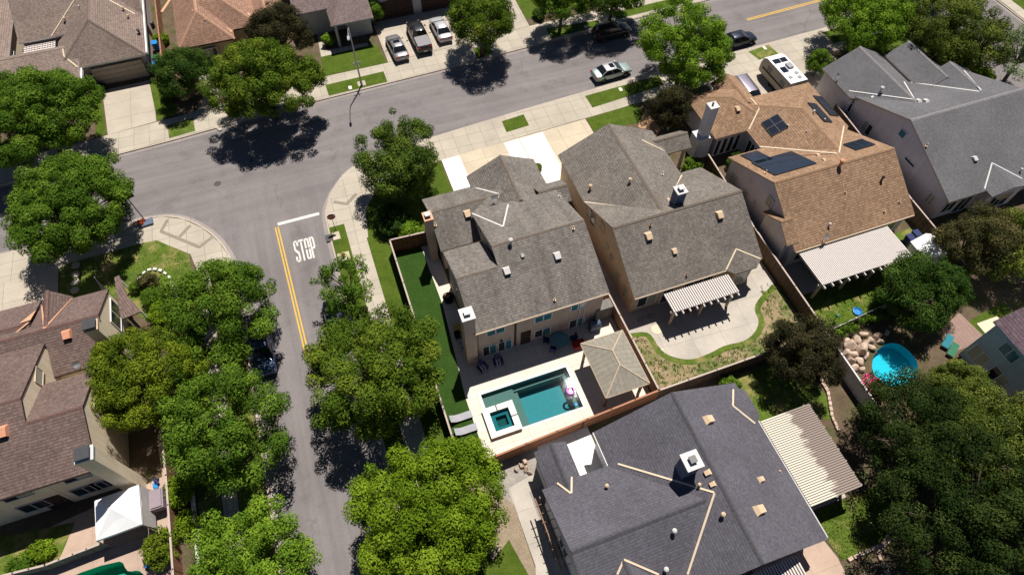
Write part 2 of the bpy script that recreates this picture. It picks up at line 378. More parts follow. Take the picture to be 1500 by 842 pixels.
leafmat('leaf_corner', (0.036, 0.070, 0.010), (0.078, 0.129, 0.018), (0.190, 0.257, 0.034), .2)
water('pool_water', (.62, .84, .84)); water('blue_water', (.55, .95, .97)); water('spa_water', (.35, .66, .68))
# ------------------------------------------------------------------ ground, roads
KL = [(-23.4, -400), (-23.5, -60), (-23.5, 7.6), (-23.5, 10.2), (-23.75, 12), (-24.5, 14.3), (-25.8, 16.5), (-27.5, 18.3), (-29.4, 19.3), (-31.5, 19.6), (-44, 19.5), (-400, 15)]
KF = [(-400, 25), (-40, 28.9), (-34.1, 29.4), (-28.1, 29.7), (-23.1, 30.1), (-11.8, 30.8), (2.1, 31.3), (11.4, 31.8), (23.2, 32.5), (32.6, 33.0), (57, 34), (60.2, 34.8), (62.3, 37), (63, 40), (64, 400)]
KR = [(75.5, 400), (74.6, 18), (73.5, -400)]
KN = [(60.6, -400), (61.4, 2), (62.4, 9), (62.6, 18), (62.0, 20.6), (60.3, 22.6), (57, 23.6), (48, 23.1), (39, 22.8), (24, 22.6), (18.9, 22.3), (7.8, 21.6), (-1.1, 20.9), (-4.2, 20.75), (-7.2, 20.6), (-9.5, 20.0), (-11.6, 18.7), (-13.4, 16.6), (-14.45, 14.4), (-14.6, 11.6), (-14.6, -60), (-14.7, -400)]
road_poly = KL+KF+KR+KN
POOL = rect(-6.0, 1.6, -12.85, -9.05)
SPA = None
RPOOL = smoothpoly([(26.3, -19.6), (25.9, -18.3), (26.9, -17.0), (28.3, -16.4), (29.4, -16.5), (30.0, -17.2), (30.1, -18.6), (29.3, -19.6), (28.0, -20.2)], 3)
BPOOL = smoothpoly([(-44, -13.4), (-38, -12.5), (-34.2, -12.55), (-33.7, -13.4), (-32.9, -13.7), (-32.4, -14.8), (-33, -16.3), (-38, -17.5), (-44, -17.5)], 3)
big = rect(-1500, 1500, -1500, 1500)
sheet('ground', [[big, road_poly, POOL, RPOOL, BPOOL]], 0, 'soil')
sheet('road', [road_poly], -.12, 'asphalt')
def offset(pl, d):
    out = []
    for i, p in enumerate(pl):
        a = Vector(pl[max(i-1, 0)]); b = Vector(pl[min(i+1, len(pl)-1)]); t = (b-a).normalized(); n = Vector((-t.y, t.x))
        out.append(tuple(Vector(p)+n*d))
    return out
for K in (KL, KF, KR, KN):      # the road lies to the left of each kerb line's reverse; land on the right
    K = smoothpoly(K, 3, False)
    mb = MB(); n = len(K)
    # road polygon is traversed so that land is on the left (+) or right; test with a point
    s = 1
    prof = [(-.33, -.116), (-.02, -.10), (0.0, .010), (.16, .014)]
    def ring(sg):
        return [offset(K, sg*d) for d, z in prof]
    # decide side: land side is away from the road centroid sample
    mid = K[n//2]; t = Vector(K[n//2+1])-Vector(K[n//2-1]); nn = Vector((-t.y, t.x)).normalized()
    tp = Vector(mid)+nn*1.0
    inside = False
    for i in range(len(road_poly)):
        x1, y1 = road_poly[i]; x2, y2 = road_poly[(i+1) % len(road_poly)]
        if (y1 > tp.y) != (y2 > tp.y) and tp.x < (x2-x1)*(tp.y-y1)/(y2-y1)+x1: inside = not inside
    sg = -1 if inside else 1
    rs = ring(sg); vs = [(p[0], p[1], prof[k][1]) for k, r_ in enumerate(rs) for p in r_]; fs = []
    for k in range(3):
        for i in range(n-1):
            q = (k*n+i, k*n+i+1, (k+1)*n+i+1, (k+1)*n+i); fs.append(q[::-1] if sg == 1 else q)
    mb.add(vs, [f[::-1] for f in fs]); mb.m = [1]*(n-1)+[0]*(2*(n-1)); mb.build('kerb', ['kerb_concrete', 'gutter_concrete'])['kind'] = 'structure'
ST = 'structure'
# sidewalks: one sheet per block side
sheet('sidewalk', [[(-15, 21), (-14.4, 20.0), (-14.4, 12.4), (-12.95, 12.4), (-12.95, -60), (-11.3, -60), (-11.1, 10), (-10.6, 13.4), (-9.0, 15.8), (-7.2, 16.8), (-1.7, 17.4), (9.5, 18.0), (26, 18.7), (36, 18.8), (47, 18.9), (59, 18.9), (59, 23.75), (48, 23.25), (39, 22.95), (24, 22.75), (18.9, 22.45), (7.8, 21.75), (-1.1, 21.05), (-7.2, 20.75), (-9.6, 20.15), (-11.75, 18.85), (-13.55, 16.7), (-14.4, 14.6)][2:]], .008, 'sidewalk')
SWK = [(-400, 15), (-44, 19.35), (-31.5, 19.45), (-29.5, 19.15), (-27.6, 18.15), (-25.95, 16.4), (-24.65, 14.2), (-23.9, 12), (-23.65, 10.2), (-24.6, 10.2), (-24.6, 12.0), (-25.8, 12.0), (-25.8, -60), (-26.9, -60), (-26.9, 11.6), (-27.3, 13.6), (-30.3, 16.4), (-38.3, 16.0), (-44, 15.8), (-400, 11)]
sheet('sidewalk', [SWK], .008, 'sidewalk')
NW_ = [(-400, 25.2), (-40, 29.1), (-34.1, 29.6), (-28.1, 29.9), (-23.1, 30.3), (-11.8, 31.0), (2.1, 31.5), (11.4, 32.0), (23.2, 32.7), (32.6, 33.2), (57, 34.2), (57, 37.4), (23.4, 35.9), (15.1, 35.7), (8.2, 35.1), (-3.1, 34.6), (-11, 34.6), (-22, 34.0), (-26.1, 33.4), (-35.6, 32.7), (-60, 31.5), (-400, 29)]
sheet('sidewalk', [NW_], .008, 'sidewalk')
# kerb ramps: the darker grooved bands
def band(pts, wd, z, m, name):
    mb = MB()
    for (a, b) in zip(pts[:-1], pts[1:]):
        a = Vector(a); b = Vector(b); t = (b-a).normalized(); n = Vector((-t.y, t.x))*wd/2
        q = [a+n-t*wd*.3, a-n-t*wd*.3, b-n, b+n]; mb.add([(p.x, p.y, z) for p in q], [(0, 1, 2, 3)]); z += .001
    o = mb.build(name, m); o['kind'] = ST; return o
band(gp((245, 323), (236, 339), (292, 362), (313, 346)), .32, .014, 'ramp_concrete', 'kerb_ramp_band')
band(gp((278, 331), (263, 347)), .32, .0135, 'ramp_concrete', 'kerb_ramp_band')
band(gp((490, 296), (508, 299), (522, 284)), .35, .014, 'ramp_concrete', 'kerb_ramp_band')
# driveways and paths
sheet('driveway', [gp((150, 133), (223, 117), (229, 178), (158, 198)), ], .013, 'driveway_grey')
sheet('driveway', [[(-3.1, 34.65), (8.3, 35.15), (8.3, 43), (-3.1, 43)]], .013, 'driveway_grey')
sheet('driveway', [[(8.4, 35.2), (15.1, 35.75), (15.3, 42), (13.2, 42), (13.0, 37.2), (8.4, 37)]], .013, 'sidewalk')
sheet('driveway', [[(-1.6, 17.45), (10.3, 17.95), (15.1, 18.15), (15.1, 10.8), (8.8, 9.6), (5.9, 9.8), (-1.65, 13.6)]], .013, 'driveway_concrete')
sheet('driveway', [[(-1.6, 17.4), (.35, 17.45), (.35, 11.0), (-1.65, 11.0)], [(5.4, 17.6), (7.1, 17.7), (7.1, 14.0), (6.9, 13.9), (7.6, 10.8), (7.6, 9.4), (5.4, 9.4)], [(7.2, 17.65), (9.9, 17.8), (9.9, 8.0), (7.7, 8.0), (7.7, 10.8), (7.0, 13.9), (7.2, 14.0)]], .017, 'white_concrete')
sheet('driveway', [[(30.6, 18.8), (47.5, 18.95), (47.5, 13.0), (40.9, 13.0), (40.9, 11.8), (30.6, 11.8)]], .013, 'driveway_grey')
sheet('driveway', [[(-60, 15.9), (-44, 15.9), (-38.9, 16.0), (-38.9, 13.2), (-38.9, 9), (-60, 9)]], .013, 'driveway_grey')
sheet('path', [gp((455, 0), (466, 0), (478, 74), (538, 63), (540, 68), (471, 87))], .012, 'sidewalk')
sheet('path', [gp((290, 112), (318, 108), (325, 190), (322, 192), (285, 165), (299, 150))], .012, 'sidewalk')
sheet('path', [gp((938, 168), (948, 164), (968, 190), (960, 200), (935, 186))], .012, 'orange_soil')
# lawns
def lawn(polys, m='lawn_grass', z=.02): return sheet('lawn', polys, z, m)
lawn([[(-14.42, 12.4), (-12.95, 12.4), (-12.95, -60), (-14.42, -60)], [(-11.25, 10), (-11.25, -60), (-9.35, -60), (-9.35, 10)], [(-11.1, 10), (-10.5, 13.4), (-8.9, 15.7), (-7.2, 16.7), (-1.75, 17.3), (-1.75, 10.2), (-6.4, 7.6), (-9.35, 7.7), (-9.35, 10)]])
lawn([gp((735, 178), (767, 168), (775, 184), (742, 194))]); lawn([gp((857, 141), (965, 111), (972, 125), (868, 158))]); lawn([gp((859, 175), (930, 152), (941, 163), (942, 170), (935, 180), (870, 193))])
lawn([gp((1096, 76), (1126, 66), (1140, 79), (1112, 88))], 'patchy_grass'); lawn([[(49.5, 19), (59.5, 19), (61.2, 2), (56, 2), (50, 13)], [(49.0, 22.6), (57, 23), (57, 20.6), (49, 20.3)]])
lawn([gp((470, 84), (550, 65), (568, 92), (472, 113))]); lawn([gp((476.7, 125), (561.8, 105), (567.5, 120), (481.8, 140.7))])
lawn([gp((245, 184), (283, 173), (286, 192), (248, 203))], 'patchy_grass'); lawn([gp((219, 121), (240, 112), (262, 168), (230, 176))]); lawn([gp((140, 140), (148, 133), (156, 197), (140, 201))])
lawn([[(15.4, 42), (15.3, 37.1), (24, 37.6), (34, 38), (34, 46), (15.4, 46)]]); lawn([gp((800, 42), (877, 30), (880, 38), (807, 57))])
lawn([gp((693, 72), (712, 66), (722, 78), (700, 87))])
lawn([[(26.0, 33.4), (56, 34.4), (56, 35.6), (26, 34.8)], [(36, 38.2), (56, 38.6), (56, 50), (36, 50)], [(76, -100), (90, -100), (90, 60), (76.5, 60)]])
lawn([gp((88, 393), (100, 386), (213, 355), (230, 352), (277, 373), (281, 400), (255, 470), (215, 470), (160, 430), (100, 445), (88, 440))], 'patchy_grass')
lawn([[(-25.7, 11.9), (-24.7, 11.9), (-24.5, 10), (-23.85, 8), (-23.75, -60), (-25.7, -60)], [(-28.6, 8), (-27, 11), (-27, -60), (-28.6, -60)]], 'patchy_grass')
sheet('sidewalk', [[(75, 400), (76.6, 400), (76.4, -400), (74.8, -400)]], .009, 'sidewalk')
# back yards
turf = lawn([[(-9.25, 7.4), (-6.6, 7.2), (-6.3, .7), (-7.0, -5.4), (-7.25, -14.3), (-9.25, -14.8)]], 'turf', .022)
sheet('pool_deck', [[[(-6.6, 7.2), (-5.3, 7.2), (-5.3, 3.4), (-5.3, -5.6), (7.3, -5.6), (7.3, -14.1), (1.4, -14.35), (-7.25, -14.45), (-7.25, -8.9), (-6.95, -5.4), (-6.5, .2)], POOL]], .026, 'pool_deck')
sheet('side_path', [[(6.2, -5.6), (7.3, -5.6), (7.3, 9), (6.2, 9)], [(7.45, 5), (9.1, 5), (9.1, -7.6), (7.45, -7.6)]], .012, 'patio_concrete')
H2P = smoothpoly(gp((925, 488), (948, 487), (960, 500), (968, 513), (985, 523), (1012, 527), (1040, 518), (1062, 507), (1090, 500), (1106, 487), (1112, 470), (1106, 452), (1115, 435), (1132, 418)), 3, False)
sheet('patio', [H2P+[(23.1, -7.4), (23.1, -3), (21.2, -3), (21.2, -5.5), (9, -5.6), (7.45, -7.4)]], .02, 'patio_concrete')
sheet('yard', [[(7.45, -7.4), (23.1, -3), (23.1, -14), (7.45, -14)]], .008, 'dry_bed')
rim = [(Vector(p)) for p in H2P]
band([tuple(p) for p in offset(H2P, -.2)], .5, .012, 'patchy_grass', 'grass_edge')
lawn([[(23.45, -3), (23.45, -13.4), (33.6, -13.2), (39.3, -12.0), (39.3, -6.5), (25, -6.5)]], 'patchy_grass', .012)
sheet('patio', [[(24.8, -6), (36.2, -6), (36.2, -9.6), (24.8, -9.6)]], .016, 'patio_concrete')
sheet('pool_deck', [[smoothpoly([(23.6, -14.6), (33, -14.2), (35.4, -17), (33.6, -21.5), (24, -22.5)], 2), RPOOL]], .014, 'soil')  # dark soil colour laid on the deck to stand for its shade
sheet('path', [[(33.6, -18.9), (34.2, -16.8), (36.9, -15.9), (37.3, -18.6), (36.8, -19)]], .02, 'paver')
lawn([[(37.3, -18.6), (37.0, -16.9), (41.5, -16.3), (41.5, -19)]], 'lawn_grass', .016)
sheet('side_yard', [[(-7.3, -14.9), (-3.0, -14.5), (-3.0, -17.6), (-3.9, -19), (-4.6, -24), (-6.0, -23.6), (-6.0, -19), (-7.2, -17)]], .01, 'gravel_mat')
sheet('side_yard', [[(-9.2, -15.3), (-6.4, -15.2), (-6.4, -18), (-6.5, -24), (-9.2, -24)]], .009, 'dirt')
sheet('path', [[(-6.4, -17.0), (-3.6, -16.5), (-3.6, -17.6), (-5.0, -17.8), (-5.0, -22.8), (-3.9, -22.8), (-3.9, -26), (-8.5, -26), (-6.6, -23.4), (-6.4, -22.8)]], .018, 'patio_concrete')
lawn([[(-9.2, -21.5), (-7.6, -20.5), (-7.0, -23.6), (-9.2, -26), (-11, -28)]], 'lawn_grass', .016)
sheet('patio', [[(-3.2, -14.5), (1.2, -14.35), (1.2, -18.9), (-3.2, -18.9)]], .02, 'white_concrete')
sheet('patio', [[(12.6, -19.3), (17.5, -19.3), (17.5, -26.2), (12.6, -26.2)]], .016, 'patio_concrete')
sheet('patio', [[(8, -28), (14.0, -28), (14.3, -29.6), (14.0, -33), (8, -33)]], .018, 'pink_patio')
lawn([[(14.1, -26.3), (20.3, -26.3), (20.3, -29.8), (14.5, -29.9)], [(13, -19), (12.9, -14.6), (20.2, -14.6), (21.0, -19.3), (20, -20.6), (17.6, -19.2)]], 'patchy_grass', .014)
sheet('patio', [[(-45, -9.2), (-31.0, -7.3), (-31.2, -4.5), (-30.3, -4.5), (-30.25, -11.38), (-45, -11.38)]], .012, 'pink_patio')
sheet('pool_deck', [[rect(-48, -30.3, -19, -11.4), BPOOL]], .016, 'pink_patio')
lawn([[(-45, -7.6), (-37.2, -8.6), (-38.2, -10.9), (-45, -11.2)]], 'patchy_grass', .018)
sheet('planting_bed', [[(23.5, -14.2), (27.8, -14.4), (27.6, -15.8), (26.2, -16.6), (25.4, -18), (25.2, -20.2), (23.3, -20.6)]], .02, 'soil')
# ------------------------------------------------------------------ painted markings
mb = MB()
for dx in (-.13, .13): mb.add([(-19.2+dx-.06, 14.25, 0), (-19.2+dx+.06, 14.25, 0), (-18.82+dx+.06, -.6, 0), (-18.82+dx-.06, -.6, 0)], [(3, 2, 1, 0)])
mb.v = [(a, b, -.114) for a, b, c in mb.v]; mb.build('yellow_centre_line', 'road_yellow')['kind'] = ST
mb = MB()
for dy in (-.13, .13): mb.add([(41.6, 28.05+dy-.06, 0), (60, 28.85+dy-.06, 0), (60, 28.85+dy+.06, 0), (41.6, 28.05+dy+.06, 0)], [(0, 1, 2, 3)])
mb.v = [(a, b, -.114) for a, b, c in mb.v]; mb.build('yellow_centre_line', 'road_yellow')['kind'] = ST
mb = MB(); mb.add([(-19.05, 14.42, -.114), (-15.0, 14.42, -.114), (-15.0, 14.78, -.114), (-19.05, 14.78, -.114)], [(0, 1, 2, 3)]); mb.build('stop_line', 'road_white')['kind'] = ST
mb = MB()
def glyph(x0, y0, w_, h_, quads):
    for q in quads: mb.add([(x0+u*w_, y0+v*h_, -.1135) for u, v in q], [tuple(range(len(q)))])
t_ = .34
L_S = [[(0, .93), (.25, 1), (.75, 1), (1, .93), (1, .74), (.62, .78), (.62, .9), (.38, .9), (.38, .66), (0, .62)][0:0] or [(0, .62), (.36, .62), (.36, .93), (.2, 1), (.1, .97), (0, .9)],
       [(.24, .9), (.76, .9), (.8, .97), (.74, 1), (.26, 1), (.2, .97)], [(.64, .74), (1, .74), (1, .9), (.9, .97), (.8, 1), (.64, .93)],
       [(0, .61), (.36, .61), (1, .42), (1, .36), (.64, .36), (0, .55)], [(.64, .07), (.8, 0), (.9, .03), (1, .1), (1, .35), (.64, .35)], [(.26, 0), (.74, 0), (.78, .1), (.22, .1)], [(0, .1), (.1, .03), (.2, 0), (.36, .07), (.36, .26), (0, .26)]]
L_T = [[(0, .9), (1, .9), (1, 1), (0, 1)], [(.32, 0), (.68, 0), (.68, .88), (.32, .88)]]
L_O = [[(0, .08), (.12, .02), (.36, .0), (.36, .47), (0, .47)], [(0, .53), (.36, .53), (.36, 1), (.12, .98), (0, .92)], [(.64, 0), (.88, .02), (1, .08), (1, .47), (.64, .47)], [(.64, .53), (1, .53), (1, .92), (.88, .98), (.64, 1)],
       [(.4, 0), (.6, 0), (.6, .1), (.4, .1)], [(.4, .9), (.6, .9), (.6, 1), (.4, 1)]]
L_P = [[(0, 0), (.36, 0), (.36, 1), (0, 1)], [(.42, .9), (.7, .9), (.7, 1), (.42, 1)], [(.42, .42), (.7, .42), (.7, .52), (.42, .52)], [(.7, .42), (.9, .45), (1, .52), (1, .9), (.9, .97), (.7, 1), (.66, .9), (.66, .52)]]
for k, L in enumerate((L_S, L_T, L_O, L_P)): glyph(-18.04+k*.505, 9.4, .45, 2.6, L)
mb.build('stop_lettering', 'road_white')['kind'] = ST
mb = MB()
for px, py, r_ in ((318, 268, .36), (435, 232, .2), (367, 234, .2)):
    p = at(px, py); mb.lathe(p.x, p.y, [(r_, -.118), (r_, -.112)], 16)
for i, o in enumerate([(318, 268, .36), (435, 232, .22), (367, 234, .22)]):
    p = at(o[0], o[1]); m2 = MB(); m2.lathe(p.x, p.y, [(o[2], -.118), (o[2], -.112)], 18)
    tag(m2.build('manhole_cover', 'iron'), ['large round iron manhole cover in the road left of the junction centre', 'small round iron cover in the road near the corner tree', 'small round iron cover in the middle of the junction'][i], 'manhole cover', 'manhole covers in the road')
# ------------------------------------------------------------------ house kit
JIT = [0]
def X(ax, a, b, z): return (a, b, z) if ax == 'x' else (b, a, z)
class House:
    def __init__(s, name, label, x, y, roofm, wallm, ridgem, fascia='trim_tan', flash='flashing_tan'):
        s.o = thing(name, label, 'house', (x, y, 0)); s.rm, s.wm, s.gm, s.fm, s.vm = roofm, wallm, ridgem, fascia, flash
        s.roof = MB(); s.wall = MB(); s.ridges = []; s.fl = MB(); s.n = 0; s.ht = []
    def face(s, mb, vs, mi=0, up=True):
        a, b, c = Vector(vs[0]), Vector(vs[1]), Vector(vs[2]); n = (b-a).cross(c-a)
        if (n.z < 0) == up: vs = vs[::-1]
        mb.add(vs, [tuple(range(len(vs)))], mi)
    def block(s, ax, a0, a1, b0, b1, rb, ze0, ze1, zr, h0=0, h1=0, ie=.38, ir0=.22, ir1=.22, walls=True, zb=0, t=.17, cap=True, v0=None):
        """one roof block: the ridge runs along ax from a0 to a1 at rb, eaves at b0 and b1; h0/h1 are hip runs"""
        e = .005*s.n; s.n += 1; ze0 -= e; ze1 -= e; zr -= e
        top = [X(ax, a0, b0, ze0), X(ax, a1, b0, ze0), X(ax, a1-h1, rb, zr), X(ax, a0+h0, rb, zr), X(ax, a0, b1, ze1), X(ax, a1, b1, ze1)]
        A, B, R1, R0, D, E_ = top
        fs = [[A, B, R1, R0], [D, E_, R1, R0]]
        if h0: fs.append([A, R0, D])
        if h1: fs.append([B, R1, E_])
        if v0 is not None: V0 = X(ax, v0, rb, zr); fs += [[A, R0, V0], [D, R0, V0]]
        lo = lambda p: (p[0], p[1], p[2]-t)
        for f in fs: s.face(s.roof, f); s.face(s.roof, [lo(p) for p in f], 1, False); s.ht.append(f)
        per = [A, B] + ([R1] if not h1 else []) + [E_, D] + ([R0] if not h0 else [])
        for i in range(len(per)):
            p, q = per[i], per[(i+1) % len(per)]
            s.roof.add([p, q, lo(q), lo(p)], [(0, 1, 2, 3)], 1)
        # ridge and hip caps
        def cp(p, q, w_=.16):
            p, q = Vector(p), Vector(q); d = (q-p); 
            if d.length < .2: return
            d.normalize(); n = Vector((-d.y, d.x, 0)).normalized()*w_
            dz = Vector((0, 0, .035)); dn = Vector((0, 0, -.06))
            m_ = MB(); m_.add([p+n+dn, p+dz, p-n+dn, q+n+dn, q+dz, q-n+dn], [(0, 1, 4, 3), (1, 2, 5, 4), (0, 2, 1), (3, 4, 5)]); s.ridges.append(m_)
        if cap:
            cp(V0 if v0 is not None else R0, R1)
            if h0: cp(A, R0); cp(D, R0)
            if h1: cp(B, R1); cp(E_, R1)
        if walls:
            k0 = (zr-ze0)/(rb-b0); k1 = (zr-ze1)/(b1-rb); i0 = a0+ir0+(ie if h0 else 0)+.003*s.n; i1 = a1-ir1-(ie if h1 else 0)-.003*s.n
            y0 = b0+ie+.003*s.n; y1 = b1-ie-.003*s.n; dr = t*.75
            za, zc = ze0+k0*(y0-b0)-dr, ze1+k1*(b1-y1)-dr
            if h0 or h1: pr = [(y0, zb), (y0, ze0-.05), (y1, ze1-.05), (y1, zb)]
            else: pr = [(y0, zb), (y0, za), (rb, zr-dr), (y1, zc), (y1, zb)]
            o = len(pr); vs = [X(ax, i0, y, z) for y, z in pr]+[X(ax, i1, y, z) for y, z in pr]
            f = [tuple(range(o)), tuple(range(2*o-1, o-1, -1))]+[(j, j+o, (j+1) % o+o, (j+1) % o) for j in range(o)]
            if ax == 'x': f = [q[::-1] for q in f]
            s.wall.add(vs, f)
        return s
    def tri(s, *faces, sk=True):
        for f in faces:
            s.face(s.roof, list(f)); s.ht.append(f)
            s.face(s.roof, [(p[0], p[1], p[2]-.12) for p in f], 1, False)
            n = len(f)
            for i in range(n): p, q = f[i], f[(i+1) % n]; s.roof.add([p, q, (q[0], q[1], q[2]-.12), (p[0], p[1], p[2]-.12)], [(0, 1, 2, 3)], 1)
    def bvh(s):
        vs = []; fs = []
        for f in s.ht: o = len(vs); vs += [Vector(p) for p in f]; fs.append(tuple(range(o, len(vs))))
        s.tree = BVHTree.FromPolygons(vs, fs)
    def hit(s, px, py):
        h = s.tree.ray_cast(CP, ray(px, py)); 
        if h[0] is None: return at(px, py, 5), Vector((0, 0, 1))
        n = h[1]; return h[0], (n if n.z > 0 else -n)
    def finish(s):
        s.bvh()
        s.roofo = s.roof.build('roof', [s.rm, s.fm], s.o); s.wallo = s.wall.build('wall', s.wm, s.o)
        [m_.build('ridge_cap', s.gm, s.roofo) for m_ in s.ridges]
    def flash(s, *lines, wd=.17):
        """valley flashing strips: each line is a list of photo points lying on the roof"""
        for L in lines:
            for (a, b) in zip(L[:-1], L[1:]):
                p = s.hit(*a)[0]+Vector((0, 0, .015)); q = s.hit(*b)[0]+Vector((0, 0, .015)); s.strip(p, q, wd)
    def strip(s, p, q, wd=.17):
        wd = min(wd, .135) if wd < .25 else wd
        p, q = Vector(p), Vector(q); d = (q-p).normalized(); n = Vector((-d.y, d.x, 0)).normalized()*wd/2; up = Vector((0, 0, .022)); mb = MB()
        mb.add([p+n+up, p-n+up, q-n+up, q+n+up, p+n-up, p-n-up, q-n-up, q+n-up], [(0, 3, 2, 1), (0, 1, 5, 4), (1, 2, 6, 5), (2, 3, 7, 6), (3, 0, 4, 7)])
        mb.build('valley_flashing', s.vm, s.roofo)
    def valley(s, *segs, wd=.17):
        for p, q in segs: s.strip(p, q, wd)
    def vent(s, px, py, kind='hood', m='vent_tan', sc=1.0):
        p, n = s.hit(px, py); dn = Vector((n.x, n.y, 0)); dn = dn.normalized() if dn.length > .01 else Vector((0, -1, 0)); side = Vector((-dn.y, dn.x, 0))
        sl_ = (dn - n*dn.dot(n)).normalized()
        mb = MB()
        if kind == 'hood':      # attic vent: box hood open on the downhill side
            a, b, h = .3*sc, .34*sc, .26*sc
            V = [p+side*a-sl_*b, p-side*a-sl_*b, p-side*a*.8+sl_*b, p+side*a*.8+sl_*b]
            T = [p+side*a*.8-sl_*b*.5+n*h, p-side*a*.8-sl_*b*.5+n*h, p-side*a*.75+sl_*b*.9+n*h, p+side*a*.75+sl_*b*.9+n*h]
            mb.add(V+T, [(4, 5, 6, 7), (0, 1, 5, 4), (1, 2, 6, 5), (3, 0, 4, 7)], 0); mb.add([V[2], V[3], T[3], T[2]], [(0, 1, 2, 3)], 1)
            mb.build('roof_vent', [m, 'black_plastic'], s.roofo)
        elif kind == 'pipe':
            mb.tube([p-n*.1, p+Vector((0, 0, .42*sc))], .05*sc, 8); mb.tube([p+Vector((0, 0, .04)), p+Vector((0, 0, .09))], .13*sc, 8)
            mb.build('vent_pipe', m, s.roofo)
        elif kind == 'cap':
            mb.lathe(p.x, p.y, [(.1*sc, p.z-.1), (.1*sc, p.z+.4*sc), (.17*sc, p.z+.42*sc), (.17*sc, p.z+.52*sc), (.05*sc, p.z+.6*sc)], 10)
            mb.build('flue_cap', m, s.roofo)
        elif kind == 'dish':
            mb.tube([p, p+Vector((0, 0, .55))], .03, 6); c = p+Vector((0, 0, .6)); d = Vector((.3, -.75, .6)).normalized(); q = d.to_track_quat('Z', 'Y').to_matrix()
            ring = [c+q @ Vector((.33*r_*math.cos(t), .28*r_*math.sin(t), .09*r_*r_)) for r_ in (.4, 1) for t in [k*math.pi/6 for k in range(12)]]
            mb.add([c]+ring, [(0, 1+k, 1+(k+1) % 12) for k in range(12)]+[(1+k, 13+k, 13+(k+1) % 12, 1+(k+1) % 12) for k in range(12)])
            mb.tube([c, c+d*.35+Vector((0, 0, -.12))], .02, 5); mb.build('satellite_dish', m, s.roofo)
    def solar(s, quad, nx, ny, parent_part='solar_panel', lift=.12):
        pc, n = s.hit(sum(q[0] for q in quad)/4, sum(q[1] for q in quad)/4); pc = pc+n*lift; V = [CP+ray(*q)*((pc-CP).dot(n)/ray(*q).dot(n)) for q in quad]
        # square the panel up in the roof plane
        c = sum(V, Vector())/4; h = Vector((-n.y, n.x, 0)).normalized(); v = n.cross(h)
        us = sorted(abs((q-c).dot(h)) for q in V); vs_ = sorted(abs((q-c).dot(v)) for q in V); a = sum(us)/4; b = sum(vs_)/4
        for i in range(nx):
            for j in range(ny):
                u0, u1 = -a+2*a*i/nx+.012, -a+2*a*(i+1)/nx-.012; v0, v1 = -b+2*b*j/ny+.012, -b+2*b*(j+1)/ny-.012
                q = [c+h*u0+v*v0, c+h*u1+v*v0, c+h*u1+v*v1, c+h*u0+v*v1]; lo = [x_-n*.05 for x_ in q]
                fr = MB(); fr.add(q+lo, [(0, 1, 5, 4), (1, 2, 6, 5), (2, 3, 7, 6), (3, 0, 4, 7), (7, 6, 5, 4)], 0)
                inn = [c+h*(u0+.025)+v*(v0+.025), c+h*(u1-.025)+v*(v0+.025), c+h*(u1-.025)+v*(v1-.025), c+h*(u0+.025)+v*(v1-.025)]
                fr.add(q, [(0, 1, 2, 3)], 0); fr.add([x_+n*.004 for x_ in inn], [(0, 1, 2, 3)], 1)
                fr.build(parent_part, ['galvanised' if False else 'dark_metal', 'solar_cell'], s.roofo)
    def chimney(s, x0, x1, y0, y1, z1, z0=0, cap='vent_white', spark='vent_white', m=None, wide=.12, spk=1.0):
        mb = MB(); mb.box(x0, x1, y0, y1, z0, z1); c = mb.build('chimney', m or s.wm, s.o)
        m2 = MB(); m2.box(x0-wide, x1+wide, y0-wide, y1+wide, z1-.02, z1+.12); m2.build('chimney_cap', cap, c)
        cx, cy = (x0+x1)/2, (y0+y1)/2; m3 = MB()
        if spark:
            a_ = .16*spk; b_ = .24*spk; m3.box(cx-a_, cx+a_, cy-a_, cy+a_, z1+.1, z1+.3, 1); m3.box(cx-b_, cx+b_, cy-b_, cy+b_, z1+.3, z1+.42); m3.build('spark_arrestor', [spark, 'dark_metal'], c)
    def window(s, face, val, px0, py0, px1, py1, panes=2, frame='white_paint', glass='window_glass', name='window', div=False):
        """window on the wall plane x=val (W/E) or y=val (S/N) between two photo points"""
        f = aty if face in 'SN' else atx; p = f(px0, py0, val); q = f(px1, py1, val)
        k = 0 if face in 'SN' else 1; a0, a1 = sorted((p[k], q[k])); z0, z1 = sorted((p.z, q.z)); s.win(face, val, a0, a1, z0, z1, panes, frame, glass, name, div)
    def win(s, face, val, a0, a1, z0, z1, panes=2, frame='white_paint', glass='window_glass', name='window', div=False):
        sg = -1 if face in 'SW' else 1; d = .06*sg; ft = .07
        def bx(mb, u0, u1, w0, w1, d0, d1, mi=0):
            lo, hi = sorted((val+d0, val+d1))
            if face in 'SN': mb.box(u0, u1, lo, hi, w0, w1, mi)
            else: mb.box(lo, hi, u0, u1, w0, w1, mi)
        fr = MB(); e = .05*sg
        bx(fr, a0-ft, a1+ft, z1, z1+ft, -e, d); bx(fr, a0-ft, a1+ft, z0-ft, z0, -e, d*1.3); bx(fr, a0-ft, a0, z0, z1, -e, d); bx(fr, a1, a1+ft, z0, z1, -e, d)
        for i in range(1, panes): c = a0+(a1-a0)*i/panes; bx(fr, c-.035, c+.035, z0, z1, -e, d*.9)
        if div:
            for i in range(1, 4): c = a0+(a1-a0)*i/4; bx(fr, c-.015, c+.015, z0, z1, -e, d*.5)
            for i in range(1, 3): c = z0+(z1-z0)*i/3; bx(fr, a0, a1, c-.015, c+.015, -e, d*.5)
        w_ = fr.build(name, frame, s.o)
        for i in range(panes):
            g = MB(); u0 = a0+(a1-a0)*i/panes+(.035 if i else 0); u1 = a0+(a1-a0)*(i+1)/panes-(.035 if i < panes-1 else 0)
            bx(g, u0, u1, z0, z1, -e*.5, d*.55); gl = glass if isinstance(glass, str) else glass[i % len(glass)]
            g.build('pane', gl, w_)
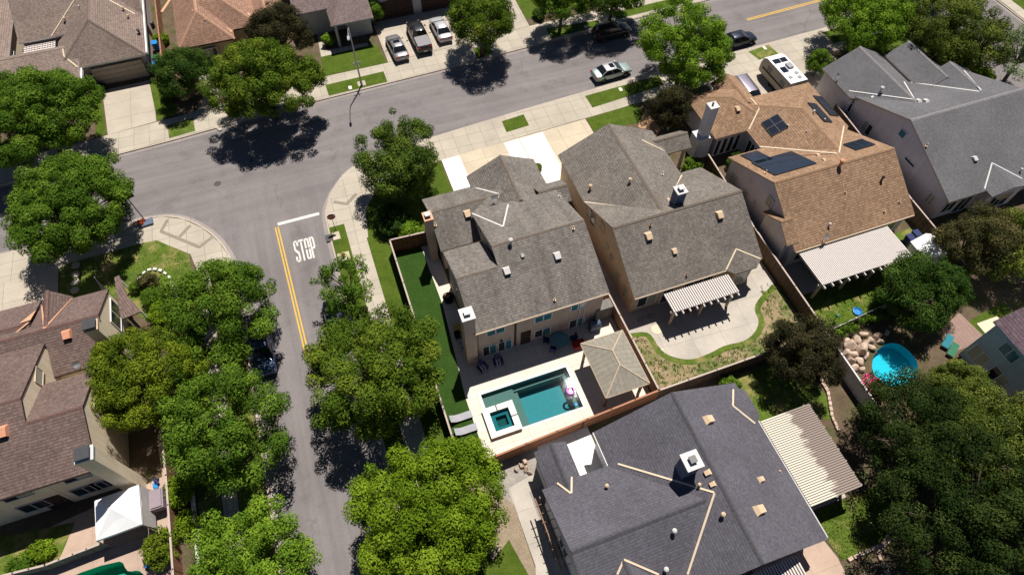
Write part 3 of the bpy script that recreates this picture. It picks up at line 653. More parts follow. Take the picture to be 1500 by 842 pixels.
def door(H, face, val, a0, a1, z1, m='garage_dark', name='door'):
    mb = MB(); sg = -1 if face in 'SW' else 1; lo, hi = sorted((val-.05*sg, val+.04*sg))
    if face in 'SN': mb.box(a0, a1, lo, hi, .02, z1)
    else: mb.box(lo, hi, a0, a1, .02, z1)
    d = mb.build(name, m, H.o); m2 = MB(); c = a1-.1
    if face in 'SN': m2.rbox(c, val+.08*sg, 1.0, .04, .06, .12)
    else: m2.rbox(val+.08*sg, c, 1.0, .06, .04, .12)
    m2.build('handle', 'galvanised', d)
def pipe_down(H, x, y, z1, m='stucco_pale'):
    mb = MB(); mb.tube([(x, y, .1), (x, y, z1)], .045, 6); mb.build('downspout', m, H.o)
def gutter(H, a, b, m='white_paint'):
    mb = MB(); mb.tube([a, b], .065, 6); mb.build('gutter', m, H.roofo)

# ================================================================== H1: the house with the pool
H = House('stucco_house', 'two storey grey-beige stucco house with mottled grey-brown shingles beside the rectangular pool', 0, 0, 'roof_grey_brown', 'stucco_grey_beige', 'ridge_grey_brown', flash='flashing_white')
H.block('x', -1.9, 6.25, -6.15, 5.7, -.2, 4.95, 4.95, 7.45)
H.block('x', -5.45, -1.88, -6.15, 2.35, -1.85, 4.95, 4.95, 6.76, ir1=0)
H.block('x', -5.4, 1.6, 3.6, 9.95, 6.85, 3.4, 3.4, 5.02, ir1=0)
H.block('y', 5.3, 11.15, -.65, 6.2, 2.75, 3.6, 3.6, 5.3, ir0=0)
H.block('x', 4.6, 7.4, 4.5, 7.2, 5.85, 4.3, 4.3, 5.1, walls=False, t=.1)
ap = (-.1, 2.1, 6.47); H.tri([ap, (-1.85, 5.45, 5.1), (.2, 6.85, 5.05)], [ap, (.2, 6.85, 5.05), (1.55, 5.4, 5.12)])
H.finish()
H.chimney(-6.15, -5.23, -6.1, -5.1, 7.3, wide=.08); H.chimney(-6.1, -5.42, 5.2, 6.1, 5.95, wide=.07, cap='flashing_salmon')
H.valley((ap, (-1.85, 5.4, 5.12)), (ap, (1.5, 5.3, 5.15)), ((1.15, 6.85, 5.02), (-.62, 9.9, 3.45)), ((1.15, 6.85, 5.02), (.4, 5.75, 4.3)))
for q in ((713.6, 490.5, 738.6, 476.6), (783.5, 471, 808, 456), (836.5, 453.5, 857, 440)): H.window('S', -5.78, q[0], q[1]+1.5, q[2], q[3]+1.5, 2, glass=['blue_glass', 'blue_glass'])
for q in ((708, 521, 726, 503), (730.5, 514, 749, 496), (783, 494, 806, 478), (833, 481, 856, 463)): H.window('S', -5.78, *q, 2, glass=['window_glass', 'blue_glass'])
p = aty(769, 512, -5.78); door(H, 'S', -5.78, p.x-.45, p.x+.45, 2.1)
pipe_down(H, 3.9, -5.85, 4.8); pipe_down(H, 4.4, -5.85, 4.8); pipe_down(H, -5.0, -5.87, 4.8, 'stucco_grey_beige')
gutter(H, (-5.4, -6.2, 4.9), (6.2, -6.2, 4.9), 'trim_tan')
m_ = MB(); m_.rbox(-3.05+0, -5.85, 1.9, .14, .14, .25); m_.build('wall_lamp', 'black_plastic', H.o)
H.win('W', -5.22, -.9, -.5, 2.6, 3.8, 1); H.win('W', -5.22, .3, .8, 2.9, 4.2, 1, glass='shade_glass'); H.win('W', -5.22, -3.4, -3.0, 1.0, 2.2, 1); H.win('W', -1.67, 3.2, 4.2, 5.3-.6, 5.5-.3, 1)
for x_, y_ in ((816, 375), (742, 397)): H.vent(x_, y_, 'hood', 'vent_white', 1.05)
H.vent(684.5, 313.5, 'hood', 'vent_tan', 1.1); H.vent(765, 374, 'hood', 'galvanised', .6); H.vent(840, 336, 'pipe'); H.vent(812.5, 440, 'pipe', 'vent_tan'); H.vent(748, 357, 'cap', 'vent_white', 1.1); H.vent(638, 331, 'pipe', 'vent_tan')
H.vent(723, 297, 'dish', 'galvanised'); door(H, 'N', 10.9, .1, 5.3, 2.3, 'garage_panel', 'garage_door'); H.vent(820, 288, 'pipe', 'vent_white')
pf = MB(); pf.box(5.6, 7.2, -5.9, -5.0, 0, 1.9); pf.build('side_gate', 'gate_grey', H.o)
H1 = H
# ================================================================== H2: beige walls, curved patio
H = House('stucco_house', 'beige stucco house with even grey-tan shingles and tan valley strips above the curved patio', 14, 0, 'roof_beige_grey', 'stucco_beige', 'ridge_grey_brown')
H.block('x', 8.72, 21.3, -6.4, 5.0, -.9, 3.05, 3.3, 6.22)
H.block('y', 4.55, 10.95, 8.7, 18.95, 13.75, 3.5, 3.5, 6.0, ir0=0, v0=-.45)
H.block('x', 17.2, 21.9, 7.85, 10.35, 9.15, 3.1, 3.1, 4.0, walls=False)
zA = lambda y: 3.05+(y+6.4)*.576
H.tri([(19.1, -5.1, zA(-5.1)+.02), (17.6, -6.38, 3.1), (18.3, -6.95, 2.85)], [(19.1, -5.1, zA(-5.1)+.02), (18.3, -6.95, 2.85), (20.45, -6.95, 2.85)], [(19.1, -5.1, zA(-5.1)+.02), (20.45, -6.95, 2.85), (21.1, -6.38, 3.1)])
H.finish(); H.wallo
m_ = MB(); m_.prism([(17.9, -6.0), (18.4, -6.7), (20.3, -6.7), (20.8, -6.0)], 0, 2.75); m_.build('bay_wall', 'stucco_beige', H.o)
H.chimney(15.05, 15.9, -.3, .55, 7.3, 4.5, wide=.08, m='navy_shade', spark='vent_white')  # chimney sides coloured dark navy to carry their shade
H.valley(((13.75, -.75, 6.05), (8.75, 4.5, 3.55)), ((13.75, -.75, 6.05), (18.9, 4.5, 3.55)), ((19.1, -5.1, zA(-5.1)+.02), (17.6, -6.38, 3.08)), ((19.1, -5.1, zA(-5.1)+.02), (21.1, -6.38, 3.08)), ((16.75, 9.15, 4.55), (18.8, 7.9, 3.55)))
for x_, y_, k in ((949.5, 346, 1.1), (1053.5, 315, 1.1), (987.5, 368, .8)): H.vent(x_, y_, 'hood', 'vent_tan', k)
H.vent(952.5, 331, 'pipe', 'brown_leather'); H.vent(1005.5, 404, 'pipe', 'brown_leather'); H.vent(864, 277, 'cap', 'vent_tan'); H.vent(922, 267, 'cap', 'vent_tan', .9); H.vent(970, 256, 'pipe', 'vent_white'); H.vent(979, 293, 'hood', 'vent_tan', .5)
for (y0, y1, z0, z1) in ((2.4, 4.0, 2.3, 3.5), (-.6, -.2, 3.9-1.2, 4.3-1.2), (-1.6, -1.2, 2.4, 2.8), (-3.2, -2.7, 1.0, 2.2), (-4.9, -4.4, .8, 2.1)): H.win('W', 8.92, y0, y1, z0, z1, 2 if y1-y0 > 1 else 1, 'trim_tan' if z0 > 2.2 else 'stucco_beige', ['window_glass', 'shade_glass'] if y1-y0 > 1 else 'shade_glass')
H.win('W', 8.92, .6, 1.3, 3.6, 4.4, 2, 'stucco_beige', 'shade_glass')
H.win('S', -6.02, 9.5, 11.3, .7, 2.1, 2, glass=['window_glass', 'shade_glass']); H.win('S', -6.02, 11.9, 12.9, .1, 2.1, 1); H.win('S', -6.02, 14, 16.8, .1, 2.1, 3)
H.win('S', -6.70, 18.7, 20.1, .7, 2.2, 1, glass='shade_glass')
for x_ in (19.6, 21.4):
    m_ = MB(); m_.box(x_-.13, x_+.13, 8.1, 8.36, 0, 3.1); m_.build('porch_post', 'stucco_grey_beige', H.o)
gutter(H, (8.75, -6.45, 3.0), (17.6, -6.45, 3.0), 'trim_tan'); door(H, 'N', 10.7, 9.6, 13.9, 2.3, 'garage_panel', 'garage_door')
H2 = H
# ================================================================== H3: brown roof with solar panels
H = House('stucco_house', 'lavender-grey stucco house with warm brown shingle roof carrying dark solar panels', 31, 0, 'roof_brown', 'stucco_lavender', 'ridge_brown')
H.block('x', 24.55, 37.6, -6.65, 5.3, -1.05, 2.9, 3.25, 6.22)
H.block('x', 23.95, 25.2, -6.05, -1.85, -4.15, 3.3, 3.3, 4.55, ir1=0)
H.block('y', 5.2, 12.35, 28.4, 38.65, 33.5, 3.1, 3.1, 5.22, h1=5.1, ir0=0, v0=.85)
H.block('x', 24.8, 31.4, 8.1, 14.75, 11.42, 3.1, 3.1, 4.8, h0=3.3, h1=3.29)
H.block('y', 11, 15.8, 28.5, 31.7, 30.1, 3.1, 3.1, 3.95, walls=True)
H.finish()
H.chimney(23.75, 24.65, 9.0, 9.85, 6.4, wide=.05, m='stucco_white', spark=None); H.chimney(23.3, 25.0, 8.7, 10.15, 2.6, m='stucco_white', spark=None, wide=.01, cap='stucco_white')
mm = MB(); mm.tube([(24.15, 9.45, 6.4), (24.15, 9.45, 6.85)], .1, 8); mm.build('flue_cap', 'dark_metal', H.o)
H.flash([(1112.5, 215), (1226, 225)], [(1229, 224), (1236, 185)], [(1112, 158), (1099.5, 144)], [(1112, 159), (1097, 190)])
H.solar([(1088, 226), (1112, 219), (1130, 234), (1106, 241)], 1, 1); H.solar([(1104, 239), (1158, 219), (1192, 238), (1137, 258)], 3, 2)
H.solar([(1115.5, 181), (1139, 165), (1154, 186), (1131, 200)], 2, 2); H.solar([(1183, 150), (1192, 151), (1223, 179), (1208, 178)], 1, 3); H.solar([(1191, 140), (1204, 141), (1228, 169), (1218, 169)], 1, 3)
H.solar([(1236, 211), (1262, 203), (1282, 211), (1254, 220)], 2, 1)
H.vent(1080, 160, 'hood', 'vent_tan', .9); H.vent(1230, 243, 'cap', 'vent_salmon', 1.4); H.vent(1291, 264, 'cap', 'black_plastic', .9); H.vent(1205, 352, 'dish', 'galvanised'); H.vent(1214, 331, 'cap', 'vent_white', .7)
for q in ((1198, 228), (1207, 235)): H.vent(*q, 'hood', 'vent_tan', .55)
H.vent(1191, 166, 'cap', 'vent_white', .7); H.vent(1207, 177, 'cap', 'vent_white', .5); H.vent(1153, 186, 'cap', 'vent_white', .6); H.vent(1181, 193, 'pipe', 'vent_white', .7); H.vent(1317, 296, 'pipe', 'vent_tan', .8); H.vent(1295, 310, 'pipe', 'vent_tan', .8); H.vent(1121, 254, 'pipe', 'vent_tan'); H.vent(1238, 282, 'pipe', 'vent_tan', .7)
for (y0, y1, z0, z1, n_) in ((3.3, 4.1, 1.0, 2.2, 2), (1.2, 1.9, 1.0, 2.2, 1), (-1.9, -1.1, 3.5, 4.5, 2), (0, .25, 2.0, 2.3, 1)): H.win('W', 24.76, y0, y1, z0, z1, n_, 'stucco_lavender', 'shade_glass')
for i in range(4): H.win('S', 8.47, 25.5+i*.75, 25.95+i*.75, .2, 2.3, 1)
H.win('W', 28.78, 5.9, 7.6, .3, 2.2, 3); H.win('S', -6.27, 25.5, 27.5, .7, 2.1, 2); H.win('S', -6.27, 29, 31.5, .1, 2.1, 2); H.win('S', -6.27, 35.4, 36.4, .9, 2.0, 1)
gutter(H, (24.6, -6.72, 2.85), (37.5, -6.72, 2.85), 'trim_tan')
H3 = H
# ================================================================== H4: dark grey roof far right
H = House('stucco_house', 'pale grey stucco house with plain dark grey roof and tall blank side gable', 47, 2, 'roof_grey', 'stucco_pale', 'ridge_grey', flash='flashing_white')
H.block('x', 41.55, 55.3, -6.6, 8.7, 1.55, 3.0, 3.4, 6.2)
H.block('y', 8.5, 13.65, 41.2, 48.9, 45.15, 3.3, 3.3, 5.2, ir0=0, v0=4.0)
H.block('y', 6.5, 12.9, 48.65, 53.5, 51.1, 3.7, 3.7, 5.0, ir0=0)
H.block('y', 1.8, 8.1, 48.7, 55.9, 52.3, 3.7, 3.7, 5.5, ir0=0)
H.tri([(47.8, -4.2, 3.98), (45.9, -6.58, 3.05), (45.9, -7.4, 3.0)], [(47.8, -4.2, 3.98), (45.9, -7.4, 3.0), (48.2, -7.4, 3.55)], [(47.8, -4.2, 3.98), (48.2, -7.4, 3.55), (50.6, -6.58, 3.05)], [(48.2, -7.4, 3.55), (50.6, -7.4, 3.0), (50.6, -6.58, 3.05)])
H.finish()
m_ = MB(); m_.prism([(46.1, -6.2), (46.1, -7.1), (50.4, -7.1), (50.4, -6.2)], 0, 2.95); m_.build('bay_wall', 'stucco_pale', H.o)
H.flash([(1243.5, 133.5), (1337, 146)], [(1324, 120), (1339, 145)], [(1334, 121), (1434, 134.5)], [(1412, 104), (1437, 133)], [(1442, 277), (1453, 239)], [(1453, 239), (1497, 262)])
H.vent(1289, 135, 'cap', 'vent_white', 1.2); H.vent(1278, 143, 'hood', 'vent_white', .5); H.vent(1345, 149, 'hood', 'vent_white', .8); H.vent(1356, 149, 'hood', 'vent_white', .8); H.vent(1223, 118, 'dish', 'galvanised'); H.vent(1427, 233, 'hood', 'vent_white', .85); H.vent(1365, 127, 'pipe', 'vent_white', .8); H.vent(1356, 215, 'pipe', 'vent_tan'); H.vent(1494, 251, 'cap', 'vent_white', .7)
H.win('W', 41.76, 4.7, 5.9, 1.2, 2.4, 2, glass=['window_glass', 'shade_glass']); H.win('W', 41.76, 8.2, 8.8, 1.5, 2.5, 1); H.win('W', 41.76, 1.2, 1.9, 4.0, 4.7, 1, 'stucco_pale', 'blue_glass'); H.win('W', 41.76, -5.2, -4.5, 1.0, 2.1, 2, glass='shade_glass'); H.win('W', 41.76, -1.5, -.2, 2.6, 2.85, 1)
H.win('S', -6.22, 42.2, 43.5, .8, 2.1, 2); H.win('S', -6.22, 44.0, 45.5, .1, 2.1, 2); H.win('S', -7.1, 47, 49.5, .3, 2.2, 3)
m_ = MB(); m_.tube([(41.9, 12.2, .2), (41.9, 12.2, 3.0)], .05, 6); m_.build('downspout', 'vent_white', H.o)
H4 = H
# ================================================================== H5: charcoal roof, bottom
H = House('stucco_house', 'house under a large charcoal shingle roof at the bottom edge', 4, -23, 'roof_charcoal', 'stucco_white', 'ridge_charcoal', fascia='navy_shade')
H.block('y', -28.4, -16.1, .65, 12.75, 6.45, 3.35, 3.2, 6.22)
H.block('x', -4.5, 6.3, -28.45, -18.75, -23.6, 3.3, 3.3, 5.65, ir1=0)
H.block('y', -19.8, -15.95, -4.05, -1.5, -2.75, 3.0, 3.0, 3.75, ir0=0, ie=.2)
H.block('y', -30.5, -24.9, -4.6, 1.8, -1.4, 3.4, 3.4, 4.96, ir1=0)
zE = lambda x: 6.22-(x-6.45)*.4794
H.tri([(11.4, -17.3, zE(11.4)+.02), (11.4, -18.4, zE(11.4)+.02), (12.9, -19.4, 3.05), (13.3, -18.9, 2.9), (13.3, -16.9, 2.9), (12.6, -16.4, 3.2)])
H.finish()
m_ = MB(); m_.prism([(12.3, -16.6), (12.9, -17), (12.9, -18.9), (12.3, -19.2)], 0, 2.85); m_.build('bay_wall', 'stucco_white', H.o)
H.chimney(4.45, 5.45, -21.8, -20.8, 7.35, 4.5, m='navy_shade', spark='dark_metal', wide=.12)
H.flash([(905, 679), (1046, 721)], [(1046.5, 722), (1007, 841)], [(816, 707), (836, 722)], [(837.5, 698), (837, 722)], [(914, 819), (904, 841)], [(914, 819), (965, 841)], [(1074, 570), (1073.5, 594)], [(1073.5, 594), (1106, 620)])
H.vent(1037, 615, 'hood', 'vent_tan', 1.1); H.vent(1111, 747, 'hood', 'vent_tan', 1.15); H.vent(1114, 702, 'hood', 'vent_tan', .7); H.vent(1037, 692, 'hood', 'vent_tan', .7); H.vent(1044, 709, 'hood', 'vent_tan', .6); H.vent(1023, 711, 'cap', 'vent_tan', .7); H.vent(1057, 755, 'cap', 'vent_tan', .9); H.vent(986, 779, 'cap', 'vent_white', .95); H.vent(974, 835, 'cap', 'vent_white', .95); H.vent(888, 713, 'cap', 'vent_tan', .8); H.vent(1142, 690, 'pipe', 'vent_tan', .6)
gutter(H, (12.82, -28.3, 3.1), (12.82, -19.4, 3.1), 'vent_white'); gutter(H, (.6, -18.75, 3.25), (.6, -16.1, 3.25), 'vent_white')
m_ = MB()
for y_ in np.arange(-23.8, -18.9, .62): m_.box(-5.2, -4.2, y_-.02, y_+.02, 2.35, 2.42)
for x_ in (-4.7, -5.05): m_.box(x_-.04, x_+.04, -24.0, -18.9, 2.24, 2.34)
m_.build('trellis', 'brown_leather', H.o)
H.win('W', -4.27, -23.2, -22.0, 1.0, 2.2, 2); H.win('N', -19.1, -1.0, .6, .8, 2.1, 2)
H5 = H
# ================================================================== BL: cream house over the road
H = House('stucco_house', 'two storey cream stucco house with mauve-brown roof across the lower street', -37, 0, 'roof_mauve', 'stucco_cream', 'ridge_mauve', fascia='garage_dark', flash='flashing_salmon')
H.block('x', -58, -37.0, -7.45, 4.3, -1.6, 4.85, 4.85, 7.25, ir1=.04)
H.block('x', -37.02, -33.3, -7.45, .6, -3.3, 4.85, 4.85, 6.6, ir0=0, ir1=.04)
H.block('x', -60, -32.95, 1.95, 9.15, 5.45, 3.45, 3.45, 5.1, ir1=.04)
H.block('y', 5.3, 9.3, -38.1, -35.75, -36.92, 3.5, 3.5, 5.05, ir0=0, ie=.2)
H.block('x', -60, -38.2, 3.5, 9.75, 6.6, 3.5, 3.5, 4.9)
H.finish()
H.chimney(-33.2, -32.15, -8.0, -7.05, 7.5, spark='dark_metal', cap='vent_white', spk=1.9, wide=.06); H.chimney(-33.3, -32.4, 3.1, 4.0, 6.3, cap='vent_tan', spark='dark_metal', spk=1.9, wide=.05)
H.valley(((-36.92, 5.5, 5.1), (-35.8, 9.15, 3.5)), ((-36.92, 5.5, 5.1), (-38.1, 9.15, 3.5)), ((-38.2, 6.6, 4.95), (-43, 4.2, 4.0)))
m_ = MB(); p0 = H.hit(62, 449)[0]; m_.add([(-38.12, 8.3, 4.2), (-38.12, 6.9, 4.85), (-38.9, 6.8, 4.9)], [(0, 1, 2)]); m_.build('saddle_flashing', 'flashing_salmon', H.roofo)
H.vent(99, 490, 'hood', 'vent_salmon', 1.2); H.vent(5, 632, 'hood', 'vent_salmon', 1.3); H.vent(118, 538, 'dish', 'galvanised')
H.win('E', -37.03, .5, 1.7, 4.9, 5.7, 1, 'trim_tan', 'shade_glass', div=True); H.win('E', -33.33, -2.6, -2.0, 3.9, 5.0, 1, 'stucco_cream', 'shade_glass', div=True)
H.win('E', -32.98, 6.0, 8.3, 1.5, 3.1, 2); H.win('E', -32.98, 2.2, 3.0, 1.2, 2.6, 1)
for (px_, py_), z0, z1, w_ in (((24, 726), 3.5, 4.4, 1.7), ((116, 701), 3.5, 4.4, 1.6), ((61, 745), .9, 2.1, 1.7), ((137, 722), .9, 2.1, 1.6), ((165, 713), .9, 2.1, 1.6)):
    c_ = aty(px_, py_, -7.085).x; H.win('S', -7.085, c_-w_/2, c_+w_/2, z0, z1, 2, 'stucco_cool', ['window_glass', 'shade_glass'] if z0 > 3 else 'window_glass')
p = aty(100, 740, -7.05); door(H, 'S', -7.085, p.x-.9, p.x+.6, 2.1)
gutter(H, (-50, -7.5, 4.8), (-33.4, -7.5, 4.8), 'garage_dark')
H6 = H
# small tiled canopy beside it
# ================================================================== TL: garage house
H = House('stucco_house', 'single storey house with taupe hipped garage roof, top left', -34, 46, 'roof_taupe', 'stucco_pink_grey', 'ridge_taupe', fascia='white_paint')
H.block('y', 41.0, 62, -38.0, -28.8, -33.45, 3.0, 3.0, 5.7, h0=4.1)
H.block('x', -50, -35.6, 38.0, 44.8, 43.6, 2.85, 3.5, 3.9)
H.block('x', -41.8, -33, 46.7, 58, 52.3, 3.6, 3.6, 6.3)
H.block('x', -33.2, -28.7, 48.7, 56, 52.3, 3.05, 3.05, 5.2, ir0=0)
H.finish()
H.flash([(75, 54), (109, 0)], [(159, 0), (198, 21)], [(92, 72), (94, 83)], [(94, 83), (114, 99)])
door(H, 'S', 41.37, -35.0, -29.6, 2.25, 'garage_panel', 'garage_door')
H.vent(96, 31, 'cap', 'vent_tan', .8); H.vent(182, 16, 'cap', 'vent_tan', .9); H.vent(189, 27, 'cap', 'vent_tan', .8); H.vent(205, 50, 'cap', 'dark_metal', 1.1); H.vent(117, 12, 'cap', 'vent_white', .6)
m_ = MB(); m_.box(-35.62, -35.5, 38.0, 41.3, 2.6, 2.95); m_.build('rake_board', 'white_paint', H.roofo)
m_ = MB(); m_.box(-28.75, -28.6, 41.3, 60, 2.7, 3.02); m_.build('gutter', 'white_paint', H.roofo)
for x_ in (-35.2, -29.25):
    m_ = MB(); m_.rbox(x_, 41.3, 1.7, .14, .14, .25); m_.build('wall_lamp', 'black_plastic', H.o)
# ================================================================== TM: orange-brown hip roof
H = House('stucco_house', 'single storey house with orange-brown hipped roof behind the plum trees, top', -21, 46, 'roof_orange', 'stucco_beige', 'ridge_orange', fascia='garage_dark', flash='flashing_salmon')
H.block('y', 40.6, 60, -25.35, -19.1, -22.3, 3.0, 3.0, 5.2, h0=3.1)
H.block('y', 42.3, 60, -25.3, -16.1, -20.8, 3.0, 3.0, 5.9, h0=4.4)
H.block('y', 43.2, 48, -16.6, -13.4, -15.0, 3.0, 3.0, 4.2)
H.finish(); H.flash([(282, 15), (340, 47)], [(363, 20), (377, 35)], [(237, 18), (249, 0)], wd=.3)
H.vent(300, 30, 'pipe', 'vent_tan', .6)
H.win('S', 40.98, -23.5, -21.5, .8, 2.1, 2)
# ================================================================== TG: garage with parked cars in front
H = House('stucco_house', 'grey house with mauve-taupe porch roof and dark arched garage doors behind three parked cars', 0, 46, 'roof_purple_grey', 'stucco_cool', 'ridge_taupe', fascia='stucco_cool')
H.block('x', -8.3, -3.3, 39.1, 50, 44.5, 3.1, 3.1, 5.3, h0=3.0, ie=1.6)
H.block('x', -12, -3.5, 42.3, 56, 49, 3.3, 3.3, 6.0)
H.block('x', -3.6, 8.6, 42.45, 56, 49.2, 3.6, 3.6, 6.2, ir0=.1)
H.finish()
def arch_door(a0, a1, z1, rise, val, m):
    mb = MB(); n = 12; top = [(a0+(a1-a0)*k/n, z1+rise*math.sin(math.pi*k/n)) for k in range(n+1)]
    pr = [(a0, .02), (a1, .02)]+top[::-1]; k = len(pr)
    mb.add([(x, val-.05, z) for x, z in pr]+[(x, val+.1, z) for x, z in pr], [tuple(range(k)), tuple(range(2*k-1, k-1, -1))]+[(j, j+k, (j+1) % k+k, (j+1) % k) for j in range(k)])
    mb.build('garage_door', m, H.o)
arch_door(-2.7, 2.2, 2.1, .35, 42.8, 'garage_dark'); arch_door(3.3, 7.8, 2.1, .35, 42.8, 'garage_dark')
m_ = MB(); m_.box(-8.0, -7.7, 39.4, 39.7, 0, 3.0); m_.build('porch_post', 'stucco_cool', H.o)
# ================================================================== BR: blue-grey two storey
H = House('stucco_house', 'blue-grey two storey house with purple roof and white sliding windows by the rock pool', 38, -25, 'roof_purple', 'stucco_blue_grey', 'ridge_charcoal', fascia='stucco_blue_grey')
H.block('y', -36, -19.0, 33.6, 44.2, 38.9, 5.5, 5.5, 7.7)
H.finish()
for q, gl in (((1417, 523, 1447, 541-8), ['shade_glass', 'shade_glass']), ((1434, 548, 1463, 552), ['window_glass', 'shade_glass'])): pass
def wW(px0, py0, px1, py1, gl):
    a = atx(px0, py0, 33.98); b = atx(px1, py1, 33.98); H.win('W', 33.98, min(a.y, b.y), max(a.y, b.y), min(a.z, b.z), max(a.z, b.z), 2, 'white_paint', gl)
for c0, wd, z0, z1, gl in (((-20.3), 1.0, .9, 2.4, ['shade_glass', 'shade_glass']), ((-22.4), 1.0, .9, 2.4, ['shade_glass', 'window_glass']), ((-21.4), .95, 3.7, 4.8, ['blue_glass', 'blue_glass']), (-24.6, .9, .9, 2.4, ['window_glass', 'shade_glass'])):
    H.win('W', 33.98, c0-wd*.75, c0+wd*.75, z0, z1, 2, 'white_paint', gl)
H7 = H
m_ = MB(); m_.box(34.2, 36.3, -19.15, -18.2, 3.35, 3.45); m_.build('porch_cover', 'flashing_tan', H.o)
# ================================================================== cream house at the left edge
H = House('stucco_house', 'cream stucco house with grey roof cut off by the left edge near the taupe garage', -50, 46, 'roof_taupe', 'stucco_cream', 'ridge_taupe', fascia='white_paint')
H.block('y', 43.5, 62, -56, -42.9, -49.5, 3.3, 3.3, 5.6)
H.finish(); H.win('E', -43.15, 46, 47.5, 1, 2.2, 2)
# ------------------------------------------------------------------ fences and walls
def fence(pts, h, m, label, cat='fence', th=.05, post=2.4, pm=None, cap=None, rails=False, z=0, group=None, name='wooden_fence', pw=.1):
    x0, y0 = pts[0]; o = thing(name, label, cat, (x0, y0, 0), 0, group)
    pn = MB(); tops = MB(); rl = MB()
    for (ax_, ay), (bx_, by) in zip(pts[:-1], pts[1:]):
        a = Vector((ax_, ay)); b = Vector((bx_, by)); L = (b-a).length; ang = math.atan2(by-ay, bx_-ax_); c = (a+b)/2
        pn.rbox(c.x, c.y, z+h/2, L, th, h, ang)
        if cap: tops.rbox(c.x, c.y, z+h+.03, L+.1, .14, .06, ang)
        t = (b-a).normalized(); n = Vector((-t.y, t.x))
        if rails:
            for zz in (.3, h*.5, h-.25):
                for sg in (1, -1): q = c+n*sg*.055; rl.rbox(q.x, q.y, zz, L, .05, .1, ang)
        k = max(1, int(round(L/post)))
        for i in range(k+1):
            q = a+(b-a)*i/k; mb = MB(); mb.rbox(q.x, q.y, z+(h+.06)/2, pw, pw, h+.06, ang); mb.build('post', pm or m, o)
    pn.build('board_panel', m, o)
    if cap: tops.build('top_rail', cap, o)
    if rails: rl.build('rail', pm or m, o)
    return o
plain('rail_red', (.36, .17, .10), .8, var=.15); plain('rail_pale', (.45, .36, .31), .8, var=.1); plain('cap_white', (.6, .56, .55), .7, var=.06)
fence([(-5.6, 7.35), (-9.3, 7.55), (-9.3, -14.95)], 1.8, 'fence_wood', 'brown wooden board fence running round the artificial turf along the sidewalk', cap='rail_pale')
fence([(-9.3, -15.0), (1.0, -14.5), (7.35, -14.2)], 1.75, 'fence_rail', 'reddish horizontal board fence behind the white pool deck', cap='rail_red', rails=False, post=2.45, pm='rail_red')
fence([(7.45, -14.2), (23.1, -14.1)], 1.75, 'fence_dark', 'dark weathered fence along the foot of the dry curved bed', cap='rail_pale', post=2.6)
fence([(7.38, 5), (7.4, -4.4), (7.42, -14.1)], 1.7, 'fence_wood', 'narrow wooden fence between the pool house and the beige house', cap='rail_pale')
fence([(24.0, 7.5), (23.4, -2.4), (23.25, -13.9)], 1.75, 'fence_dark', 'dark board fence with pale cap between the curved patio and the brown-roofed house', cap='rail_pale')
fence([(23.2, -14.05), (23.1, -21.5)], 1.75, 'fence_white', 'pinkish white board fence beside the rock pool', cap='cap_white', name='white_fence')
fence([(40.9, 9.5), (39.75, -4.5), (39.3, -12.4)], 1.75, 'fence_dark', 'brown fence with thin pale cap in front of the grey side gable', cap='rail_pale')
fence([(-30.3, -2.5), (-30.1, -8), (-30.0, -24)], 1.6, 'fence_wood', 'weathered wooden fence beside the white canopy patio', cap='rail_pale')
fence([(-27.6, 41), (-27.8, 60)], 1.7, 'fence_wood', 'reddish fence between the taupe garage house and the orange roofed house', cap='rail_red')
fence([(-28.9, -3.8), (-28.75, -24)], .55, 'white_paint', 'low white painted garden wall between the shrubs and lower street', 'wall', th=.16, post=30, name='garden_wall')
fence([(-41.6, -11.2), (-38.5, -11.5), (-34.9, -11.3)], 1.2, 'gate_grey', 'low grey panelled pool gate fence by the green pool', th=.05, post=1.0, cap='rail_pale', name='pool_fence')
fence([(23.4, -13.95), (30.5, -13.3), (33.6, -13.1)], 1.1, 'cap_white', 'thin white rail fence along the clipped hedge', th=.03, post=2.0, name='rail_fence')
fence([(12.9, -14.6), (20.9, -14.7)], 1.0, 'stone', 'low stone edging wall behind the charcoal house', 'wall', th=.25, post=30, name='garden_wall') if False else None
def stones(name, label, pts, sz, m='stone_light', cat='edging', group=None, h=.22):
    o = thing(name, label, cat, (pts[0][0], pts[0][1], 0), 0, group); rd = random.Random(int(pts[0][0]*10)); k = 0
    for (a, b) in zip(pts[:-1], pts[1:]):
        a = Vector(a); b = Vector(b); L = (b-a).length; n = max(1, int(L/sz)); ang = math.atan2(b.y-a.y, b.x-a.x)
        for i in range(n):
            if k > 90: break
            q = a+(b-a)*(i+.5)/n; mb = MB(); mb.rbox(q.x, q.y, h/2, sz*.9, sz*.6*rd.uniform(.8, 1.2), h*rd.uniform(.8, 1.2), ang+rd.uniform(-.12, .12)); mb.build('stone', m, o); k += 1
    return o
stones('stone_edging', 'pale stone edging winding along the bed beside the white slatted patio roof', [(21.3, -15.5), (21.2, -18.4), (20.2, -20.4), (20.0, -21.6)], .4, 'stone_light', group=None)
stones('stone_edging', 'pale stone edging along the dry lawn corner at the bottom right', [(14.8, -30.0), (17.3, -29.95), (20.5, -29.9)], .42, 'stone_light')
stones('stone_edging', 'dark stone edging curving under the large trees at the bottom right', [(17.0, -31.9), (17.1, -30.4), (19.2, -29.3), (21, -29)], .4, 'stone')
stones('stone_edging', 'white stone arc round the clipped front garden shrubs', smoothpoly([(-32.4, 11.4), (-31.2, 12.9), (-29.8, 12.3), (-29.0, 10.4), (-28.9, 8.0), (-29.3, 5.5)], 3, False), .35, 'white_paint')
